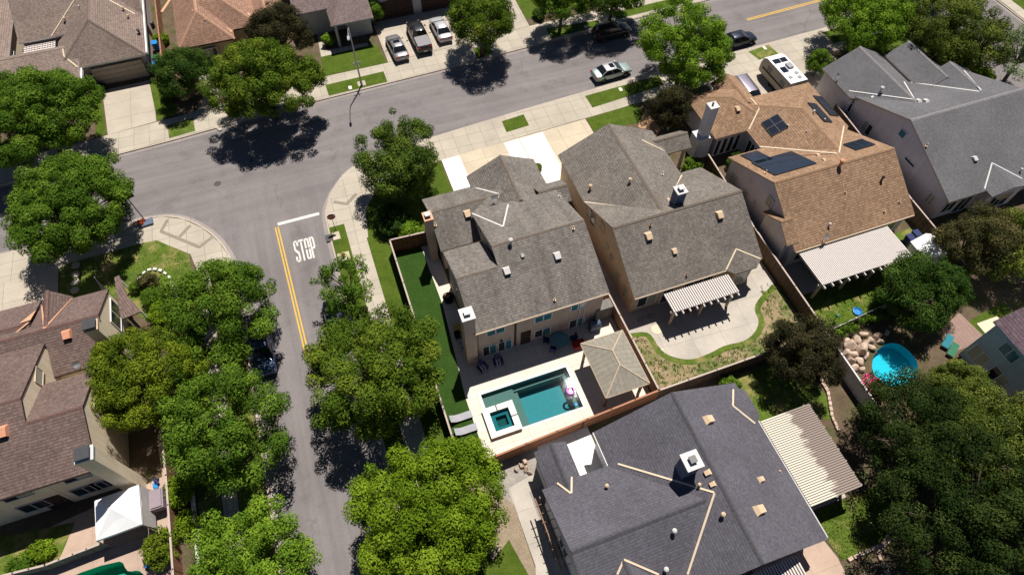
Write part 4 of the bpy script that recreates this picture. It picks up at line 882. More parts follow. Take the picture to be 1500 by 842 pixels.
# ------------------------------------------------------------------ foliage
def leafmesh(name, mat_, cent, rad, cnt, lsz, rng, aspect=.55, up=.35, flat=None, wob=True):
    """clumps of small leaf faces: cent (k,3), rad (k,3), cnt leaves per clump"""
    k = len(cent); cnt = np.asarray(cnt, int); idx = np.repeat(np.arange(k), cnt); n = len(idx)
    d = rng.normal(size=(n, 3)); d /= np.linalg.norm(d, axis=1)[:, None]; rr = rng.uniform(.35, 1.0, n)**.5*rng.choice([1, 1, 1, 1.12], n)
    pos = cent[idx]+d*rad[idx]*rr[:, None]
    nrm = rng.normal(size=(n, 3))*.42+d*1.15; nrm[:, 2] += up; nrm /= np.linalg.norm(nrm, axis=1)[:, None]
    t = np.cross(nrm, rng.normal(size=(n, 3))); t /= np.linalg.norm(t, axis=1)[:, None]+1e-9; b = np.cross(nrm, t)
    L = lsz*rng.uniform(.6, 1.35, n)[:, None]; W = L*aspect
    V = np.stack([pos-t*L*.5, pos+b*W*.5-t*L*.05+nrm*L*.06, pos+t*L*.55, pos-b*W*.5-t*L*.05+nrm*L*.06], 1).reshape(-1, 3)
    me = bpy.data.meshes.new(name); me.vertices.add(n*4); me.vertices.foreach_set('co', V.astype(np.float32).ravel())
    me.loops.add(n*4); me.loops.foreach_set('vertex_index', np.arange(n*4, dtype=np.int32)); me.polygons.add(n)
    me.polygons.foreach_set('loop_start', np.arange(0, n*4, 4, dtype=np.int32))
    me.update(calc_edges=True)
    a = me.attributes.new('tint', 'FLOAT', 'FACE'); ct = rng.uniform(0, 1, k); a.data.foreach_set('value', np.clip(ct[idx]*.62+rng.uniform(0, 1, n)*.45, 0, 1).astype(np.float32))
    me.materials.append(MATS[mat_]); return me
def crown_clumps(rng, r, rz, hc, dens=1.0, cr=.95, lob=.3, low=-.55, squash=.8):
    """clump centres spread through an uneven crown"""
    nl = 9; ld = rng.normal(size=(nl, 3)); ld[:, 2] = np.abs(ld[:, 2])*.6; ld /= np.linalg.norm(ld, axis=1)[:, None]; la = rng.uniform(.4, 1, nl)
    n = int(dens*5.2*r*r/(cr*cr)*.9)+6; out = []; rad = []
    for i in range(n*6):
        if len(out) >= n: break
        d = rng.normal(size=3); d /= np.linalg.norm(d)
        if d[2] < low: continue
        env = .78+lob*max(0, np.max(((ld@d).clip(0)**5)*la)) + rng.uniform(-.06, .06)
        f = rng.uniform(.45, 1)**.45 if rng.random() < .85 else rng.uniform(.1, .6)
        c = np.array([d[0]*r, d[1]*r, d[2]*rz])*env*f; s = cr*rng.uniform(.6, 1.25)
        out.append(c+np.array([0, 0, hc])); rad.append(np.array([s, s, s*squash]))
    return np.array(out), np.array(rad)
def tree(label, x, y, r, hc, rz, mat_, seed, cat='tree', name='broadleaf_tree', dens=1.0, cr=.74, lpc=120, lsz=.30, group=None, lob=.34, trunk=.2, low=-.5, extra=None, limbs=7, barkm='bark', up=.35, aspect=.55):
    k_ = (hc-4)/45; x += (CP.x-x)*k_; y += (CP.y-y)*k_
    rng = np.random.default_rng(seed); o = thing(name, label, cat, (x, y, 0), 0, group)
    c, ra = crown_clumps(rng, r, rz, hc, dens, cr, lob, low)
    if extra:
        for (dx, dy, dz, s) in extra: c = np.vstack([c, [[dx, dy, dz]]]); ra = np.vstack([ra, [[s, s, s*.75]]])
    cnt = (lpc*2.9*(ra[:, 0]/cr)**2).astype(int)
    me = leafmesh('crown', mat_, c, ra, cnt, lsz*.58, rng, aspect, up)
    cw = bpy.data.objects.new('crown', me); C.objects.link(cw); cw.parent = o
    mb = MB(); fork = max(1.4, hc-rz*.75); jx, jy = rng.normal(size=2)*.15
    mb.tube([(0, 0, -.1), (jx*.5, jy*.5, fork*.5), (jx, jy, fork)], [trunk*1.25, trunk, trunk*.85], 8)
    t_ = mb.build('trunk', barkm, o, world=False, smooth=True)
    lm = MB(); order = rng.permutation(len(c))[:limbs*3]
    for i in order:
        e = c[i]; m_ = np.array([jx+(e[0]-jx)*.45, jy+(e[1]-jy)*.45, fork+(e[2]-fork)*.6])
        lm.tube([(jx, jy, fork-.15), tuple(m_), tuple(e)], [trunk*.5, trunk*.32, trunk*.1], 5)
    lm.build('limb', barkm, t_, world=False, smooth=True)
    return o
def shrub(label, x, y, r, h, mat_, seed, cat='shrub', name='shrub', group=None, cr=.35, lpc=90, lsz=.16, dens=1.0, lob=.25, z=0):
    rng = np.random.default_rng(seed); o = thing(name, label, cat, (x, y, z), 0, group)
    c, ra = crown_clumps(rng, r, h*.55, h*.5, dens, cr, lob, -.3)
    me = leafmesh('foliage', mat_, c, ra, (lpc*(ra[:, 0]/cr)**2).astype(int), lsz, rng); f = bpy.data.objects.new('foliage', me); C.objects.link(f); f.parent = o
    mb = MB(); 
    for k in range(4): a = k*1.7+seed; mb.tube([(0, 0, 0), (math.cos(a)*r*.3, math.sin(a)*r*.3, h*.55)], [.05, .02], 5)
    mb.build('stem', 'bark', o, world=False); return o
def hedge(label, pts, wd, h, mat_, seed, lsz=.15):
    rng = np.random.default_rng(seed); o = thing('hedge', label, 'hedge', (pts[0][0], pts[0][1], 0)); c = []; r_ = []
    for (a, b) in zip(pts[:-1], pts[1:]):
        a = np.array(a); b = np.array(b); L = np.linalg.norm(b-a)
        for k in range(int(L*9)):
            p = a+(b-a)*rng.random(); c.append([p[0]-pts[0][0]+rng.uniform(-wd/2, wd/2), p[1]-pts[0][1]+rng.uniform(-wd/2, wd/2), rng.uniform(.15, h-.1)]); r_.append([.28]*3)
    me = leafmesh('foliage', mat_, np.array(c), np.array(r_), [60]*len(c), lsz, rng); f = bpy.data.objects.new('foliage', me); C.objects.link(f); f.parent = o
    mb = MB()
    for (a, b) in zip(pts[:-1], pts[1:]):
        a = Vector(a); b = Vector(b); k = int((b-a).length/.8)+1
        for i in range(k): q = a+(b-a)*(i+.5)/k; mb.tube([(q.x, q.y, 0), (q.x, q.y, h*.7)], .03, 5)
    mb.build('stem', 'bark', o); return o
T_ = tree
T_('large bright green street tree in front of the taupe garage driveway, top left', -39.6, 32.8, 6.6, 5.0, 3.5, 'leaf_mid', 1, lpc=150, lob=.28)
T_('rounded bright green tree beside the basketball hoop at the left kerb', -35.6, 19.2, 5.9, 4.4, 2.9, 'leaf_mid', 2, lpc=140, dens=.95)
T_('olive green street tree casting shade left of the street lamp', -17.1, 30.7, 5.5, 4.9, 3.6, 'leaf_autumn', 3, lpc=145)
T_('dark purple-brown tree behind the olive street tree', -14.0, 38.6, 3.6, 4.0, 2.6, 'leaf_plum', 4, cr=.7, lsz=.26)
T_('dark green bushy tree beside the taupe garage driveway', -24.9, 34.9, 3.1, 3.3, 2.7, 'leaf_dark', 5, cr=.65, lsz=.24, lpc=130)
T_('tall mixed green tree on the corner beside the white-slab driveway', -6.0, 14.4, 3.7, 4.0, 3.5, 'leaf_corner', 6, lsz=.27, lpc=150, cr=.75, dens=1.2, extra=[(1, 1, 8.2, .6), (-.6, .6, 8.5, .5), (2, 1.5, 7.2, .6), (2.8, .4, 6.6, .6), (-1.5, 1, 7.6, .5), (3.4, 2, 5.6, .5), (.2, 1.8, 8.9, .4)], lob=.55)
T_('big bright green tree shading the top street between two parked cars', 28.3, 21.2, 5.3, 4.9, 4.0, 'leaf_bright', 7, lpc=120, lob=.5)
T_('small dark plum tree between the beige and brown roofed houses', 22.0, 13.0, 2.4, 2.9, 2.2, 'leaf_plum', 8, cr=.6, lsz=.22)
T_('green street tree with reddish tips right of the parked cars, top', 8.1, 33.2, 4.3, 4.6, 3.0, 'leaf_autumn', 9, lpc=105, extra=[(-2.5, -1, 4, .7)])
T_('dark green street tree at the top edge over the shaded planting strip', 18.6, 34.2, 3.7, 4.4, 2.8, 'leaf_mid', 10, lpc=110)
T_('green street tree at the top edge shading the black parked vehicle', 25.2, 33.8, 4.6, 4.4, 3.0, 'leaf_mid', 11, lpc=110)
T_('wide green street tree right of the camper trailer', 50.6, 19.2, 5.6, 4.6, 3.2, 'leaf_bright', 12, lpc=115)
T_('sprawling olive tree behind the dark grey roof, top right', 58.0, 13.6, 6.2, 5.0, 3.0, 'leaf_olive', 13, lpc=85, dens=.8, lob=.5)
T_('lime green bushy tree under the sprawling olive tree', 55.5, 10.0, 2.6, 2.4, 2.0, 'leaf_lime', 14, cr=.6)
T_('thin pale silvery tree leaning at the right edge by the cross street', 63.4, 7.6, 3.9, 4.6, 2.0, 'leaf_pale', 15, dens=.55, lpc=65, lob=.5)
T_('round green tree at the upper right edge above the sprawling olive tree', 63.5, 22.0, 5.0, 4.5, 3, 'leaf_mid', 16, lpc=80)
T_('bright green street tree by the dark car at the lower street kerb', -24.0, 3.8, 4.5, 4.3, 3.4, 'leaf_mid', 17, lpc=125, lob=.45)
T_('dense yellowish green conifer-like tree beside the cream house', -30.2, -.9, 4.4, 4.0, 3.5, 'leaf_conifer', 18, cr=.6, lsz=.26, lpc=105, lob=.3)
T_('multi-lobed green tree over the lower street sidewalk, nearest the white canopy', -24.8, -7.3, 4.5, 4.2, 3.0, 'leaf_mid', 19, lpc=115, lob=.6, dens=.85)
T_('bright green tree at the bottom edge left of the lower street', -24.2, -17.2, 4.2, 4.0, 3.0, 'leaf_bright', 20, lpc=110, lob=.5)
T_('sparse thin green tree with bare twigs beside the hydrant', -13.9, 2.4, 2.2, 3.6, 2.2, 'leaf_mid', 21, dens=.42, cr=.55, lpc=60, lob=.7, extra=[(-1.2, 1.0, 4.2, .5), (-2.0, .9, 4.0, .4), (-2.6, 1.1, 3.9, .35), (-.6, -1.4, 3.5, .8), (-.2, -2.2, 3.5, .9), (.4, 1.6, 4.2, .4)], limbs=9, trunk=.12)
T_('large spreading green tree between the turf fence and the lower street', -13.1, -6.7, 5.0, 4.7, 3.5, 'leaf_autumn', 22, lpc=125, lob=.5)
T_('large lime green tree at the bottom centre beside the gravel yard', -12.5, -18.2, 5.3, 4.8, 4.0, 'leaf_lime', 23, lpc=150, lob=.35)
T_('round dark purple-brown tree behind the curved patio fence', 18.8, -15.6, 3.2, 3.4, 2.6, 'leaf_plum', 24, cr=.6, lsz=.22, lpc=130)
T_('dense dark green round tree between the rock pool and white slatted roof', 31.6, -14.1, 3.7, 3.0, 2.5, 'leaf_dark', 25, cr=.7, lsz=.26, lpc=140)
T_('brownish green tree beside the white shed', 39.6, -11.4, 3.2, 3.6, 2.7, 'leaf_brown', 26, cr=.65, lsz=.24, lpc=110, lob=.5)
T_('dark green tree at the right edge behind the brownish tree', 42.6, -13.4, 3.6, 3.4, 2.4, 'leaf_olive', 27, lpc=95, lob=.5)
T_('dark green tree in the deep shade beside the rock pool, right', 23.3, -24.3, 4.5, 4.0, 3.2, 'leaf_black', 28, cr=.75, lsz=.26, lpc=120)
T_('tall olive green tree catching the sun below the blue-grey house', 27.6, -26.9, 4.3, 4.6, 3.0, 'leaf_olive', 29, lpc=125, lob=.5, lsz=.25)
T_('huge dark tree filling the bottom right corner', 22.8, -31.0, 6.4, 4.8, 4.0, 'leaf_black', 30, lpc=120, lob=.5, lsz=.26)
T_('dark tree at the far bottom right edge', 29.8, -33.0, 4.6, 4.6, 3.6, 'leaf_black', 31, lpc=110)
T_('small leafy green tree beside the camper trailer', 40.6, 13.9, 1.5, 1.8, 1.6, 'leaf_mid', 32, cr=.45, lsz=.2, trunk=.09)
T_('olive bushy tree overhanging the rock pool from below', 28.0, -22.3, 2.4, 2.3, 1.7, 'leaf_olive', 33, cr=.55, lsz=.22)
T_('small round green tree beside the porch of the mauve-taupe house', -3.2, 39.0, 1.2, 1.9, 1.3, 'leaf_mid', 34, cr=.4, lsz=.18, trunk=.08)
S_ = shrub
S_('bright green shrub in the corner outside the turf fence', -7.3, 8.6, 1.15, 1.7, 'leaf_bright', 41)
S_('dark green shrubs massed under the corner tree', -8.3, 10.6, 1.9, 1.8, 'leaf_dark', 42)
S_('round green bush in front of the green pool', -30.9, -12.9, 1.35, 2.0, 'leaf_conifer', 43)
S_('bright green shrub beside the fence below the white canopy', -29.4, -9.2, 1.15, 1.8, 'leaf_lime', 44)
S_('low lime shrub against the white garden wall', -29.35, -11.7, .95, .9, 'leaf_lime', 45)
S_('clipped round dark green shrub in the front garden of the cream house', -30.6, 9.3, 1.15, 1.3, 'leaf_mid', 46, cr=.25, lsz=.1, lob=.1)
S_('spiky dark shrub above the clipped round shrub', -30.9, 11.1, .9, 1.4, 'leaf_brown', 47)
S_('yellow-green shrub below the clipped round shrub', -29.9, 7.3, 1.3, 1.5, 'leaf_lime', 48)
S_('clipped square green shrub beside the tiled canopy', -32.0, 11.0, .6, 1.0, 'leaf_mid', 49, cr=.22, lsz=.1, lob=.05)
S_('reddish green shrub beside the cream side wall', -31.2, 5.0, 1.2, 1.6, 'leaf_brown', 50)
S_('trailing green shrub on the stone bed by the pool fence', -39.3, -9.9, .9, .8, 'leaf_lime', 51)
S_('trailing green shrub on the stone bed by the left edge', -40.6, -10.5, .8, .7, 'leaf_mid', 52)
S_('pale green shrub beside the side gate of the taupe garage', -27.6, 37.0, 1.0, 1.4, 'leaf_mid', 53)
S_('green shrub left of the pale walkway, top', -9.0, 40.2, .8, 1.3, 'leaf_bright', 54, cr=.3)
S_('low dark hedge bush below the taupe porch roof', -35.1, 40.2, .9, .8, 'leaf_dark', 55)
S_('leafy shrubs beside the porch of the beige house', 22.4, 7.2, 1.2, 1.5, 'leaf_mid', 56)
S_('green shrub in the side yard under the lavender house', 22.8, 5.0, .9, 1.2, 'leaf_bright', 57)
S_('pink flowering bush at the lower corner of the rock pool', 24.3, -19.9, .9, .9, 'leaf_mid', 58)
S_('dark shrub beside the driveway lawn at the top street', 16.9, 36.9, .9, 1.1, 'leaf_dark', 59)
S_('vine-covered shrub at the right edge by the clipped hedge', 37.0, -14.4, 1.2, 1.5, 'leaf_mid', 60)
S_('yellow shrub beside the reddish side yard', -27.9, 47, .9, 1.2, 'leaf_lime', 61)
S_('leafy bush in front of the sprawling olive tree by the cross street', 60.2, 8.6, 1.6, 2.0, 'leaf_lime', 62)
S_('dark bush at the foot of the white garden wall', -27.9, -5.5, 1.3, 1.6, 'leaf_dark', 63)
S_('low green bush in the dry bed outside the fence corner', 13.6, -15.4, .9, .8, 'leaf_mid', 64)
S_('dark climbing bush against the lavender house wall', 27.0, 6.3, 1.0, 1.5, 'leaf_dark', 65)
S_('rosemary-like shrub growing in the gap of the white driveway slabs', 7.3, 12.9, .55, .5, 'leaf_olive', 66, cr=.22, lsz=.12)
hedge('clipped green hedge between the patchy lawn and the rock pool', [(24.2, -14.3), (28.5, -13.9), (31.6, -13.7)], .8, 1.25, 'leaf_mid', 71)
hedge('clipped green hedge running right from the dense dark green tree', [(34.2, -13.0), (40.5, -12.9)], .7, 1.2, 'leaf_bright', 72)
# flowers
rng = np.random.default_rng(5); fl = MB()
for k in range(110):
    a, r_ = rng.uniform(0, 6.28), rng.uniform(0, 1)**.5; p = (24.4+math.cos(a)*r_*.9, -19.5+math.sin(a)*r_*1.1, .85+rng.uniform(-.25, .25)); fl.rbox(*p, .13, .13, .1, rng.uniform(0, 3))
tag(fl.build('blossom', 'pink_flower'), 'pink blossoms spilling over the rocks at the pool corner', 'flowers', kind='stuff')
# ground cover tufts in the dry bed
cc = []; 
import itertools
poly_ok = lambda x, y: True
rng = np.random.default_rng(11); pts = []
H2V = [Vector(p) for p in H2P]
for k in range(1500):
    x, y = rng.uniform(7.6, 22.9), rng.uniform(-13.9, -7.5)
    if x < 10 and y > -8.2: continue
    # below the patio edge only
    e = [p.y for p in H2V if abs(p.x-x) < .7]; lim = min(e)-.3 if e else -7.5
    if x > 21.2: lim = -6
    if y < lim: pts.append((x, y, .05))
rng2 = np.random.default_rng(3); pts = np.array(pts); me = leafmesh('ground_cover', 'leaf_mid', pts, np.full((len(pts), 3), .16)*np.array([1, 1, .6]), [5]*len(pts), .14, rng2)
gc = bpy.data.objects.new('ground_cover', me); C.objects.link(gc); tag(gc, 'scattered green weeds and ground cover in the dry tan bed', 'ground cover', kind='stuff')
def tufts(name, label, polys, n, mat_, seed, lsz=.09, z=.03):
    rng = np.random.default_rng(seed); P = []
    for poly in polys:
        xs = [p[0] for p in poly]; ys = [p[1] for p in poly]; k = 0
        while k < n:
            x, y = rng.uniform(min(xs), max(xs)), rng.uniform(min(ys), max(ys)); k += 1; ins = False
            for i in range(len(poly)):
                x1, y1 = poly[i]; x2, y2 = poly[(i+1) % len(poly)]
                if (y1 > y) != (y2 > y) and x < (x2-x1)*(y-y1)/(y2-y1)+x1: ins = not ins
            if ins: P.append((x, y, z))
    P = np.array(P); me = leafmesh(name, mat_, P, np.full((len(P), 3), .09), [3]*len(P), lsz, rng); o = bpy.data.objects.new(name, me); C.objects.link(o); tag(o, label, 'grass', kind='stuff')
tufts('grass', 'longer grass in the patchy lawn by the white slatted patio roof', [[(23.6, -9.8), (23.6, -13.3), (32.5, -13.2), (33, -10)]], 2600, 'leaf_bright', 1)
tufts('grass', 'longer grass tufts in the corner lawn of the cream house', [gp((160, 400), (213, 358), (230, 354), (277, 376), (281, 400), (262, 440), (215, 440))], 2200, 'leaf_bright', 2)
tufts('grass', 'rough grass in the lawn behind the charcoal house', [[(14.1, -26.3), (20.3, -26.3), (20.3, -29.8), (14.5, -29.9)]], 1600, 'leaf_autumn', 3)
# ------------------------------------------------------------------ pools
def basin(name, label, poly, depth, wm, tm, cat='pool', wz=-.12, lip=None):
    o = thing(name, label, cat, (poly[0][0], poly[0][1], 0)); n = len(poly)
    ar = sum(poly[i][0]*poly[(i+1)%n][1]-poly[(i+1)%n][0]*poly[i][1] for i in range(n)); P = poly if ar > 0 else poly[::-1]
    mb = MB(); vs = [(x, y, .01) for x, y in P]+[(x, y, -depth) for x, y in P]
    mb.add(vs, [(i, i+n, (i+1) % n+n, (i+1) % n) for i in range(n)])
    tri = tessellate_polygon([[Vector((x, y, 0)) for x, y in P]]); mb.add([(x, y, -depth) for x, y in P], [tuple(t) for t in tri])
    mb.build('basin', tm, o); w_ = MB(); w_.add([(x, y, wz) for x, y in P], [tuple(t) for t in tri]); w_.build('water', wm, o); return o
B = basin('swimming_pool', 'rectangular teal swimming pool set in the white deck', POOL, 1.6, 'pool_water', 'pool_plaster')
mb = MB(); mb.box(-5.99, -3.3, -12.84, -9.06, -1.59, -.42); mb.box(-3.3, -2.95, -12.84, -9.06, -1.59, -.8); mb.build('tanning_shelf', 'pool_shelf', B)
mb = MB(); mb.box(-5.99, 1.59, -9.45, -9.06, -1.59, -.62); mb.box(1.1, 1.59, -12.84, -9.5, -1.59, -.62); mb.build('bench', 'pool_shelf', B)
mb = MB()
for x0, x1, y0, y1 in ((-6.2, 1.8, -9.07, -8.85), (-6.2, 1.8, -13.05, -12.83), (-6.2, -5.98, -12.83, -9.07), (1.58, 1.8, -12.83, -9.07)): mb.box(x0, x1, y0, y1, -.02, .055)
mb.build('coping', 'white_concrete', B)
sp = thing('spa', 'raised square white-walled spa at the corner of the teal pool', 'spa', (-5.1, -11.7, 0)); z1 = .42
for nm, bx_ in (('wall', [(-6.35, -3.8, -10.95, -10.5), (-6.35, -3.8, -13.0, -12.6), (-6.35, -5.9, -12.6, -10.95), (-4.25, -3.8, -12.6, -10.95)]),):
    mb = MB()
    for q in bx_: mb.box(*q, -.4, z1-.06)
    mb.build('wall', 'stucco_grey_beige', sp); mb = MB()
    for q in bx_: mb.box(q[0]-.03, q[1]+.03, q[2]-(.03 if q[2] < -12.9 else 0), q[3]+(.03 if q[3] > -10.6 else 0), z1-.06, z1)
    mb.build('coping', 'white_concrete', sp)
mb = MB(); mb.box(-5.9, -4.25, -12.6, -10.95, -.6, -.55); mb.box(-5.9, -4.25, -11.3, -10.96, -.5, 0); mb.box(-5.9, -4.25, -12.59, -12.2, -.5, 0); mb.box(-5.89, -5.5, -12.2, -11.3, -.5, 0); mb.box(-4.6, -4.26, -12.2, -11.3, -.5, 0); mb.build('seat', 'pool_plaster', sp)
mb = MB(); mb.add([(-5.9, -12.6, .3), (-4.25, -12.6, .3), (-4.25, -10.95, .3), (-5.9, -10.95, .3)], [(0, 1, 2, 3)]); mb.build('water', 'spa_water', sp)
mb = MB(); mb.box(-5.25, -5.15, -10.96, -10.47, z1-.05, z1+.003); mb.box(-4.28, -3.75, -11.85, -11.75, z1-.05, z1+.003); mb.build('spillway', 'iron', sp)
basin('swimming_pool', 'freeform bright turquoise pool among pale boulders', RPOOL, .9, 'blue_water', 'blue_plaster', wz=-.15)
basin('swimming_pool', 'green-edged pool at the bottom left corner below the white canopy', BPOOL, 1.3, 'pool_water', 'green_liner', wz=-.1)
# purple float on the pool
p = at(838, 572, -.1); f = thing('pool_float', 'purple and pink inflatable float at the right end of the teal pool', 'float', (p.x-.15, p.y, -.1))
mb = MB(); q = Vector((p.x-.15, p.y, -.06)); mb.tube([q+Vector((.3*math.cos(a), .3*math.sin(a), 0)) for a in [k*math.pi/6 for k in range(13)]], .1, 8, cap=False); mb.build('ring', 'purple_float', f, smooth=True)
mb = MB(); mb.tube([q+Vector((.2, .1, .05)), q+Vector((.25, .12, .3)), q+Vector((.12, .08, .38))], [.07, .05, .06], 8); mb.build('neck', 'pink_flower', f, smooth=True)
mb = MB(); p = at(850.5, 595, -.1); mb.lathe(p.x-.3, p.y+.25, [(.05, -.14), (.14, -.1), (.14, -.02), (.06, 0)], 10); tag(mb.build('chlorine_dispenser', 'blue_plastic'), 'small blue floating chemical dispenser in the pool corner', 'dispenser')
# boulders
def boulder(x, y, s, seed, z=0, m='stone_light'):
    """a faceted rock: the hull of a few random points, sunk a little in the ground"""
    rd = random.Random(seed*7+1); bm = bmesh.new(); ex, ey, ez = rd.uniform(.85, 1.1), rd.uniform(.65, .9), rd.uniform(.75, 1.1); rot = rd.uniform(0, 3)
    for _ in range(16):
        d = Vector((rd.gauss(0, 1), rd.gauss(0, 1), rd.gauss(0, 1))).normalized()*rd.uniform(.8, 1.05); q = Matrix.Rotation(rot, 3, 'Z') @ Vector((d.x*ex, d.y*ey, d.z*ez))
        bm.verts.new((x+q.x*s, y+q.y*s, z+max(q.z*s+s*.35, -.05)))
    r_ = bmesh.ops.convex_hull(bm, input=bm.verts); bmesh.ops.delete(bm, geom=[g for g in r_['geom_interior'] if isinstance(g, bmesh.types.BMVert)], context='VERTS')
    bmesh.ops.bevel(bm, geom=bm.edges[:], offset=s*.07, segments=1, affect='EDGES')
    mb = MB(); bm.verts.ensure_lookup_table(); bm.verts.index_update(); mb.add([tuple(v.co) for v in bm.verts], [tuple(v.index for v in f.verts) for f in bm.faces]); bm.free(); return mb.build('boulder', m)
rocks = [(1245, 505, .9), (1256, 498, .75), (1268, 503, .6), (1248, 519, .8), (1262, 512, .95), (1240, 516, .6), (1258, 528, .7), (1270, 521, .6), (1276, 497, .55), (1287, 490, .55), (1266, 488, .6), (1278, 508, .5), (1252, 537, .6), (1290, 499, .45), (1264, 540, .5), (1242, 497, .5), (1300, 486, .45), (1248, 528, .55)]
wh = ['at the top of the rock pool waterfall', 'beside the waterfall crest', 'overhanging the waterfall gap', 'in the middle of the left rock bank', 'largest, in the middle of the rock bank', 'against the pinkish white fence', 'low on the rock bank above the pink flowers', 'at the waterline left of the pool', 'below the hedge at the bank top', 'right of the bank top under the dark tree', 'nearest the hedge corner', 'flat one at the waterfall foot', 'beside the pink flowers', 'small one at the pool rim top', 'at the waterline by the pink flowers', 'in the fence corner below the hedge', 'half hidden under the dark tree', 'between the fence and the pink flowers']
for i, (a, b, s) in enumerate(rocks):
    p = at(a, b, .3); tag(boulder(p.x, p.y, s*.86, i), 'pale tan boulder '+wh[i], 'boulder', 'boulders round the turquoise pool')
for i, (a, b) in enumerate(((757, 688), (764, 682), (771, 686), (768, 676), (776, 692))):
    p = at(a, b, .1); tag(boulder(p.x, p.y, .32, 40+i, m='stone'), 'small tan rock in the heap on the gravel, '+['left one', 'middle one', 'right-hand one', 'uppermost one', 'lowest one'][i], 'rock', 'rocks heaped on the gravel yard')
# ------------------------------------------------------------------ gazebo, patio covers
gz = thing('gazebo', 'tan metal hip-roofed gazebo beside the pool fence corner', 'gazebo', (4.75, -11.2, 0))
mb = MB(); e = 2.7; A, B_, C_, D = (2.85, -8.65, e), (6.6, -8.65, e), (6.6, -13.7, e), (2.85, -13.7, e); r0, r1 = (4.72, -10.5, 3.65), (4.72, -11.85, 3.65)
for f in ([A, B_, r0], [B_, C_, r1, r0], [C_, D, r1], [D, A, r0, r1]):
    a, b, c = (Vector(q) for q in f[:3])
    if (b-a).cross(c-a).z < 0: f = f[::-1]
    mb.add(f, [tuple(range(len(f)))]); mb.add([(x, y, z-.06) for x, y, z in f[::-1]], [tuple(range(len(f)))])
rf = mb.build('roof', 'metal_roof_tan', gz); mb = MB()
for a, b in ((A, r0), (B_, r0), (C_, r1), (D, r1), (r0, r1)): mb.tube([a, b], .055, 6)
for a, b in ((A, B_), (B_, C_), (C_, D), (D, A)): mb.tube([(a[0], a[1], a[2]-.05), (b[0], b[1], b[2]-.05)], .06, 4)
mb.build('ridge_trim', 'trim_tan', rf)
for x_, y_ in ((3.2, -9.0), (6.25, -9.0), (3.2, -13.35), (6.25, -13.35)): mb = MB(); mb.box(x_-.09, x_+.09, y_-.09, y_+.09, 0, 2.65); mb.build('post', 'brown_leather', gz)
for k, y_ in enumerate((-9.0, -13.35)): mb = MB(); mb.box(3.2, 6.25, y_-.06, y_+.06, 2.45, 2.6); mb.build('beam', 'brown_leather', gz)
def patio_cover(label, x0, x1, y0, y1, z, slats='y', n=30, raft=10, over=.35, m='canvas_white', rx='y', postx=3, name='patio_cover', solid=True, dirt=None, zw=None, sw=.5):
    o = thing(name, label, 'patio cover', ((x0+x1)/2, (y0+y1)/2, 0)); zw = zw or z
    W = x1-x0; D = y1-y0
    mb = MB()
    for i in range(n):
        if slats == 'y': c = x0+W*(i+.5)/n; mb.box(c-W/n*sw/2, c+W/n*sw/2, y0, y1, z, z+.09)
        else: c = y0+D*(i+.5)/n; mb.box(x0, x1, c-D/n*sw/2, c+D/n*sw/2, z, z+.09)
    mb.build('slats', m, o)
    for i in range(raft):
        mb = MB()
        if rx == 'y': c = x0+.15+(W-.3)*i/(raft-1); mb.box(c-.05, c+.05, y0-over, y1, z-.22, z-.004)
        else: c = y0+.15+(D-.3)*i/(raft-1); mb.box(x0, x1+over, c-.05, c+.05, z-.22, z-.004)
        mb.build('rafter', m, o)
    mb = MB()
    if rx == 'y': mb.box(x0-.1, x1+.1, y0+.2, y0+.34, z-.46, z-.225)
    else: mb.box(x1-.34, x1-.2, y0-.1, y1+.1, z-.46, z-.225)
    mb.build('beam', m, o)
    if solid: mb = MB(); mb.box(x0+.01, x1-.01, y0+.01, y1-.01, z-.003, z+.012); mb.build('shadow_panel', 'shadow_panel_mat', o)  # added panel closing the slat gaps: dark stripes above, one solid shadow below
    for i in range(postx):
        u = i/(postx-1); mb = MB()
        if rx == 'y': cx, cy = x0+.3+(W-.6)*u, y0+.27
        else: cx, cy = x1-.27, y0+.3+(D-.6)*u
        mb.box(cx-.09, cx+.09, cy-.09, cy+.09, 0, z-.462); mb.build('post', 'trim_tan', o)
    return o
plain('louvre', (.60, .55, .52), .7, var=.05); plain('shadow_panel_mat', (.16, .125, .115), .8)
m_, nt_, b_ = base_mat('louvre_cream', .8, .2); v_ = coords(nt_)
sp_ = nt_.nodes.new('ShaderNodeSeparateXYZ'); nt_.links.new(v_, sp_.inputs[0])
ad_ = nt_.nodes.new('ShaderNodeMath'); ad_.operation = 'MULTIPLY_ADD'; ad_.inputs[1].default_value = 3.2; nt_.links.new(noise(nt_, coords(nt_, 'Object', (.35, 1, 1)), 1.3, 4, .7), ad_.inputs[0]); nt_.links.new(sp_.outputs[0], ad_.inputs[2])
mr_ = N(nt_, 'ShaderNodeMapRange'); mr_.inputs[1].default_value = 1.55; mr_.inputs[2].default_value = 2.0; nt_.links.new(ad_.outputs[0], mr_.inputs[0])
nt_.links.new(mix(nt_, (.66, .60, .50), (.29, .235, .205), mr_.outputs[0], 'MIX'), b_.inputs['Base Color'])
patio_cover('white slatted pergola over the curved patio behind the beige house', 11.45, 17.8, -8.55, -6.55, 2.6, 'y', 30, 10, .3, 'louvre', sw=.62)
patio_cover('long white slatted patio cover behind the brown shingled house', 24.95, 34.5, -10.4, -6.7, 2.6, 'y', 56, 12, .35, 'louvre', postx=4, sw=.7)
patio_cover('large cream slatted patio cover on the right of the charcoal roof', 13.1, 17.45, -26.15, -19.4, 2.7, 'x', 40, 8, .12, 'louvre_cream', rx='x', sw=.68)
patio_cover('white slatted cover at the bottom edge below the charcoal roof', 6.6, 10.4, -31.5, -28.55, 2.5, 'y', 18, 5, .2, 'louvre', sw=.5)
